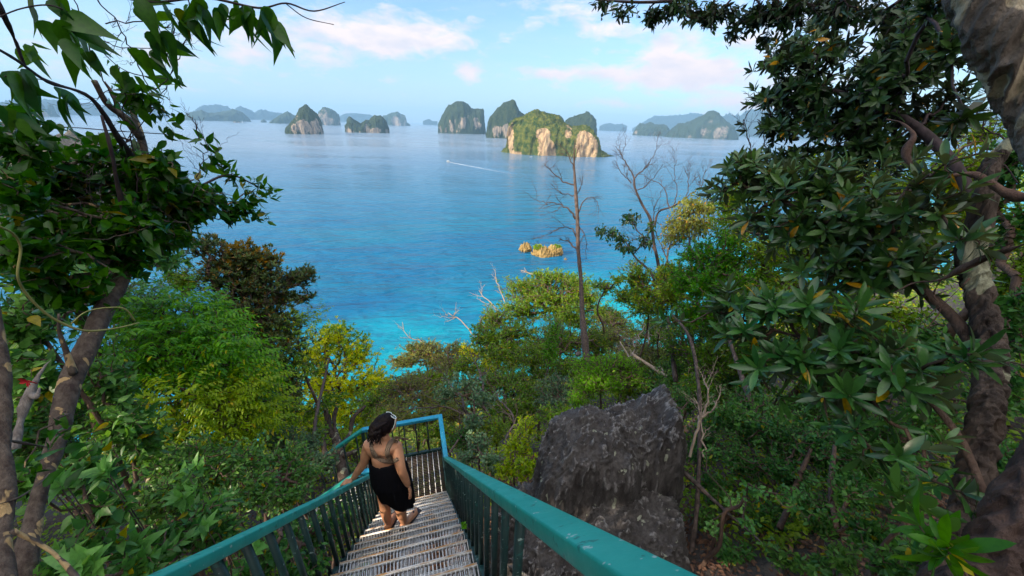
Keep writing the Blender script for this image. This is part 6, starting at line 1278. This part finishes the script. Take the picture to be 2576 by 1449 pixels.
tk = thing('fallen_branch', 'long pale fallen branch slanting down right of the boulder', 'branch', at(1720, 1180, 4.4))
limb_obj('wood', [[(1690, 1160, 4.5, 7), (1760, 1225, 4.4, 6), (1830, 1290, 4.3, 4), (1900, 1350, 4.2, 3), (1960, 1410, 4.1, 2)]], M_DEAD, tk)
tk = thing('fallen_branch', 'pale dead branch lying above the boulder on the slope', 'branch', at(1620, 910, 9))
limb_obj('wood', [[(1590, 890, 9, 3), (1650, 930, 8.8, 5), (1720, 975, 8.5, 5), (1760, 990, 8.4, 3)]], M_PALE, tk)
for k, ps in enumerate(([(1960, 1330, 4.2, 9), (1990, 1260, 4.3, 8), (2010, 1200, 4.4, 7), (2040, 1130, 4.5, 5)], [(2105, 1330, 3.8, 9), (2090, 1230, 4, 8), (2100, 1120, 4.2, 6)], [(2300, 1290, 3.6, 8), (2310, 1200, 3.7, 7), (2330, 1120, 3.8, 5)])):
    tk = thing('understory_tree', ('leaning brown stem in the lower right shade, leftmost of three', 'upright brown stem in the lower right shade, middle of three', 'brown stem near the grey trunk, rightmost of three')[k], 'tree', at(*ps[0][:3]), 'stems in the lower right shade'); limb_obj('trunk', [ps], M_BARK, tk)
for (lab, bl, mt, ln, wd, cv) in (
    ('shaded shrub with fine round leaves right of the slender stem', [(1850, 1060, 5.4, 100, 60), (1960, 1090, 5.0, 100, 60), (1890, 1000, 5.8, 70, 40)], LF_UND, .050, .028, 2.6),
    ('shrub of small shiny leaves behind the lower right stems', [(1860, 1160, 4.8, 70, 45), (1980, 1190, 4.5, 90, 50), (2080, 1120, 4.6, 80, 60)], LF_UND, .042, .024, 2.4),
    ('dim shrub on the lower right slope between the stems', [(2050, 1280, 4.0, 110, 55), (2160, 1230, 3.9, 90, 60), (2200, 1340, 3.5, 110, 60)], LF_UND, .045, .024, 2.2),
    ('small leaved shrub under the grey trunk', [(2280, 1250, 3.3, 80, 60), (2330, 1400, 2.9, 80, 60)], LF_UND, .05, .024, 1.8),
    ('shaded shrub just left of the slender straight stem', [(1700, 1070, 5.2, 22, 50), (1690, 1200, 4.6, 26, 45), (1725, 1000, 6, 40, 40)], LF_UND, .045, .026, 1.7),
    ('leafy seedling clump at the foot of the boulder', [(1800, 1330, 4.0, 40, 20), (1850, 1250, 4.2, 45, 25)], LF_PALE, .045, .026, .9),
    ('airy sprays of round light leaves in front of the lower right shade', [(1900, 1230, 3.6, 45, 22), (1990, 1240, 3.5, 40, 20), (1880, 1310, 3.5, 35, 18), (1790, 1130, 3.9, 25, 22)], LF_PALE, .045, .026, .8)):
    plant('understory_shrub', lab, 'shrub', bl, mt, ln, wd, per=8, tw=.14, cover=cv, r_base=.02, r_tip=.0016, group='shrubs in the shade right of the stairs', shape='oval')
plant('stair_weed', 'small leafy weed growing through the grating at the right edge of the treads', 'plant', [(1165, 1322, 3.4, 16, 6, 5)], LF_BRIGHT, .035, .018, per=6, tw=.04, cover=1.2, r_base=.003, r_tip=.0012, path=[(1195, 1350, 3.5, 1.2), (1185, 1335, 3.45, 1), (1165, 1322, 3.4, .8)])

plant('high_crown_tree', 'crown of the leaning trunk, above the top right corner', 'tree', [(2250, -420, 4.0, 300, 150, 150, .5), (2500, -300, 3.2, 200, 120, 100, .5), (2050, -260, 4.6, 200, 90, 100, .5)], LF_BACKLIT, .13, .045, kind='rosette', per=9, tw=.12, cover=1.2, shape='lance', path=[(2430, -160, 2.1, 30), (2330, -450, 2.5, 26), (2200, -500, 3.6, 14)], upw=.3)
# ------------------------------------------------------------------ ground cover and leaf litter
def ground_cover():
    def scatter(n, qf, pf, zoff, ln, mat, name, label, shape='tiny', flat=False, keep=None):
        q = qf(n); p = pf(n, q); x = q * DD[0] + p * NN[0]; y = q * DD[1] + p * NN[1]
        if keep is not None: k = keep(x, y, q, p); x, y, q, p = x[k], y[k], q[k], p[k]; 
        n = len(x); z = ground_rel(x, y) + EYE; d = np.sqrt(x * x + y * y)
        h = zoff(d, n) * (0.4 + .8 * (fbm(np.stack([x * .8, y * .8, 0 * x], -1) / np.maximum(1, d / 25)[:, None], 2) + .5)); P = np.stack([x, y, z + h], -1)
        L_ = ln(d) * (.6 + .7 * rng.random(n)); D = rnd_unit(n) * [1, 1, .35]; N = np.array([0, -.35, .9]) + rng.normal(0, .12 if flat else .4, (n, 3))
        V, F = leaves_geo(P, D, N, L_, L_ * .5, shape); o = mesh_obj(name, V, F, mat); tag(o, label, 'ground cover', kind='stuff')
    S = lambda a: a
    off_stairs = lambda x, y, q, p: ~((p > -.9) & (p < 1.15) & (q < 4.7))
    scatter(200000, lambda n: 1.2 + 85 * rng.random(n) ** 1.7, lambda n, q: rng.normal(0, 1, n) * (5 + q * .9), lambda d, n: rng.random(n) * (0.25 + .03 * d), lambda d: .045 + .0045 * d, LF_MID, 'undergrowth', 'green undergrowth covering the hillside', keep=lambda x, y, q, p: off_stairs(x, y, q, p) & ~((p > .6) & (p < 2.6) & (q < 4.4)))
    scatter(70000, lambda n: 14 + 75 * rng.random(n) ** 1.3, lambda n, q: rng.normal(0, 1, n) * (6 + q * .9), lambda d, n: rng.random(n) * (.3 + .03 * d), lambda d: .06 + .006 * d, LF_OLIVE, 'scrub', 'olive scrub covering the lower slope')
    scatter(60000, lambda n: .5 + 7 * rng.random(n), lambda n, q: rng.normal(1.5, 4, n), lambda d, n: .005 + .03 * rng.random(n), lambda d: .055 + 0 * d, leaf_mat('fallen_leaf', (.040, .022, .018), (.115, .068, .048), (.25, .16, .10), .08, .6, .1), 'leaf_litter', 'brown fallen leaves on the ground', 'tiny', True)
ground_cover()

# ------------------------------------------------------------------ woods behind the viewpoint, which keep the stairs in shade
def wood_behind():
    right = [(7.5, 1), (9.5, 4), (12.5, 6.5), (11.5, .5), (16, 9), (15, 4), (20, 12), (24, 9), (26, 18)]
    for (x, y) in [(-12, -5), (-14, -1), (-12, 2), (-16, -8), (-18, 2), (-17, 5), (-20, -4), (-10, -8), (-20, 7), (-6, -7), (-9, -12), (-24, -1), (-13, -12)] + right:
        g = gz(x, y); h = 8.5 + 2 * rng.random(); rt_ = x > 0; t = thing('hill_tree', 'leafy tree at the edge of the wood right of the grey trunk' if rt_ else 'tree of the wood on the hill behind the viewpoint', 'tree', (x, y, g), 'trees at the right edge' if rt_ else 'trees on the hill behind the viewpoint'); h = h * .72 if rt_ else h
        Vt, F = tube_mesh([[x, y, g - .3], [x + .2, y, g + h * .5], [x, y + .2, g + h * .8]], [.22, .15, .06], 8); mesh_obj('trunk', Vt, F, M_BARK, t)
        q = rnd_unit(2600) * (1 + .5 * fbm(rnd_unit(2600) * 2, 2)[:, None]) * (.5 + .5 * rng.random((2600, 1))) * [2.9, 2.9, h * .38] + [x, y, g + h * .66]
        Vt, F = leaves_geo(q, rnd_unit(2600), rnd_unit(2600) + [0, 0, 1], np.full(2600, .42 if x < 0 else .2), np.full(2600, .22 if x < 0 else .1), 'tiny'); mesh_obj('foliage', Vt, F, LF_UND if x < 0 else LF_MID, t)
wood_behind()
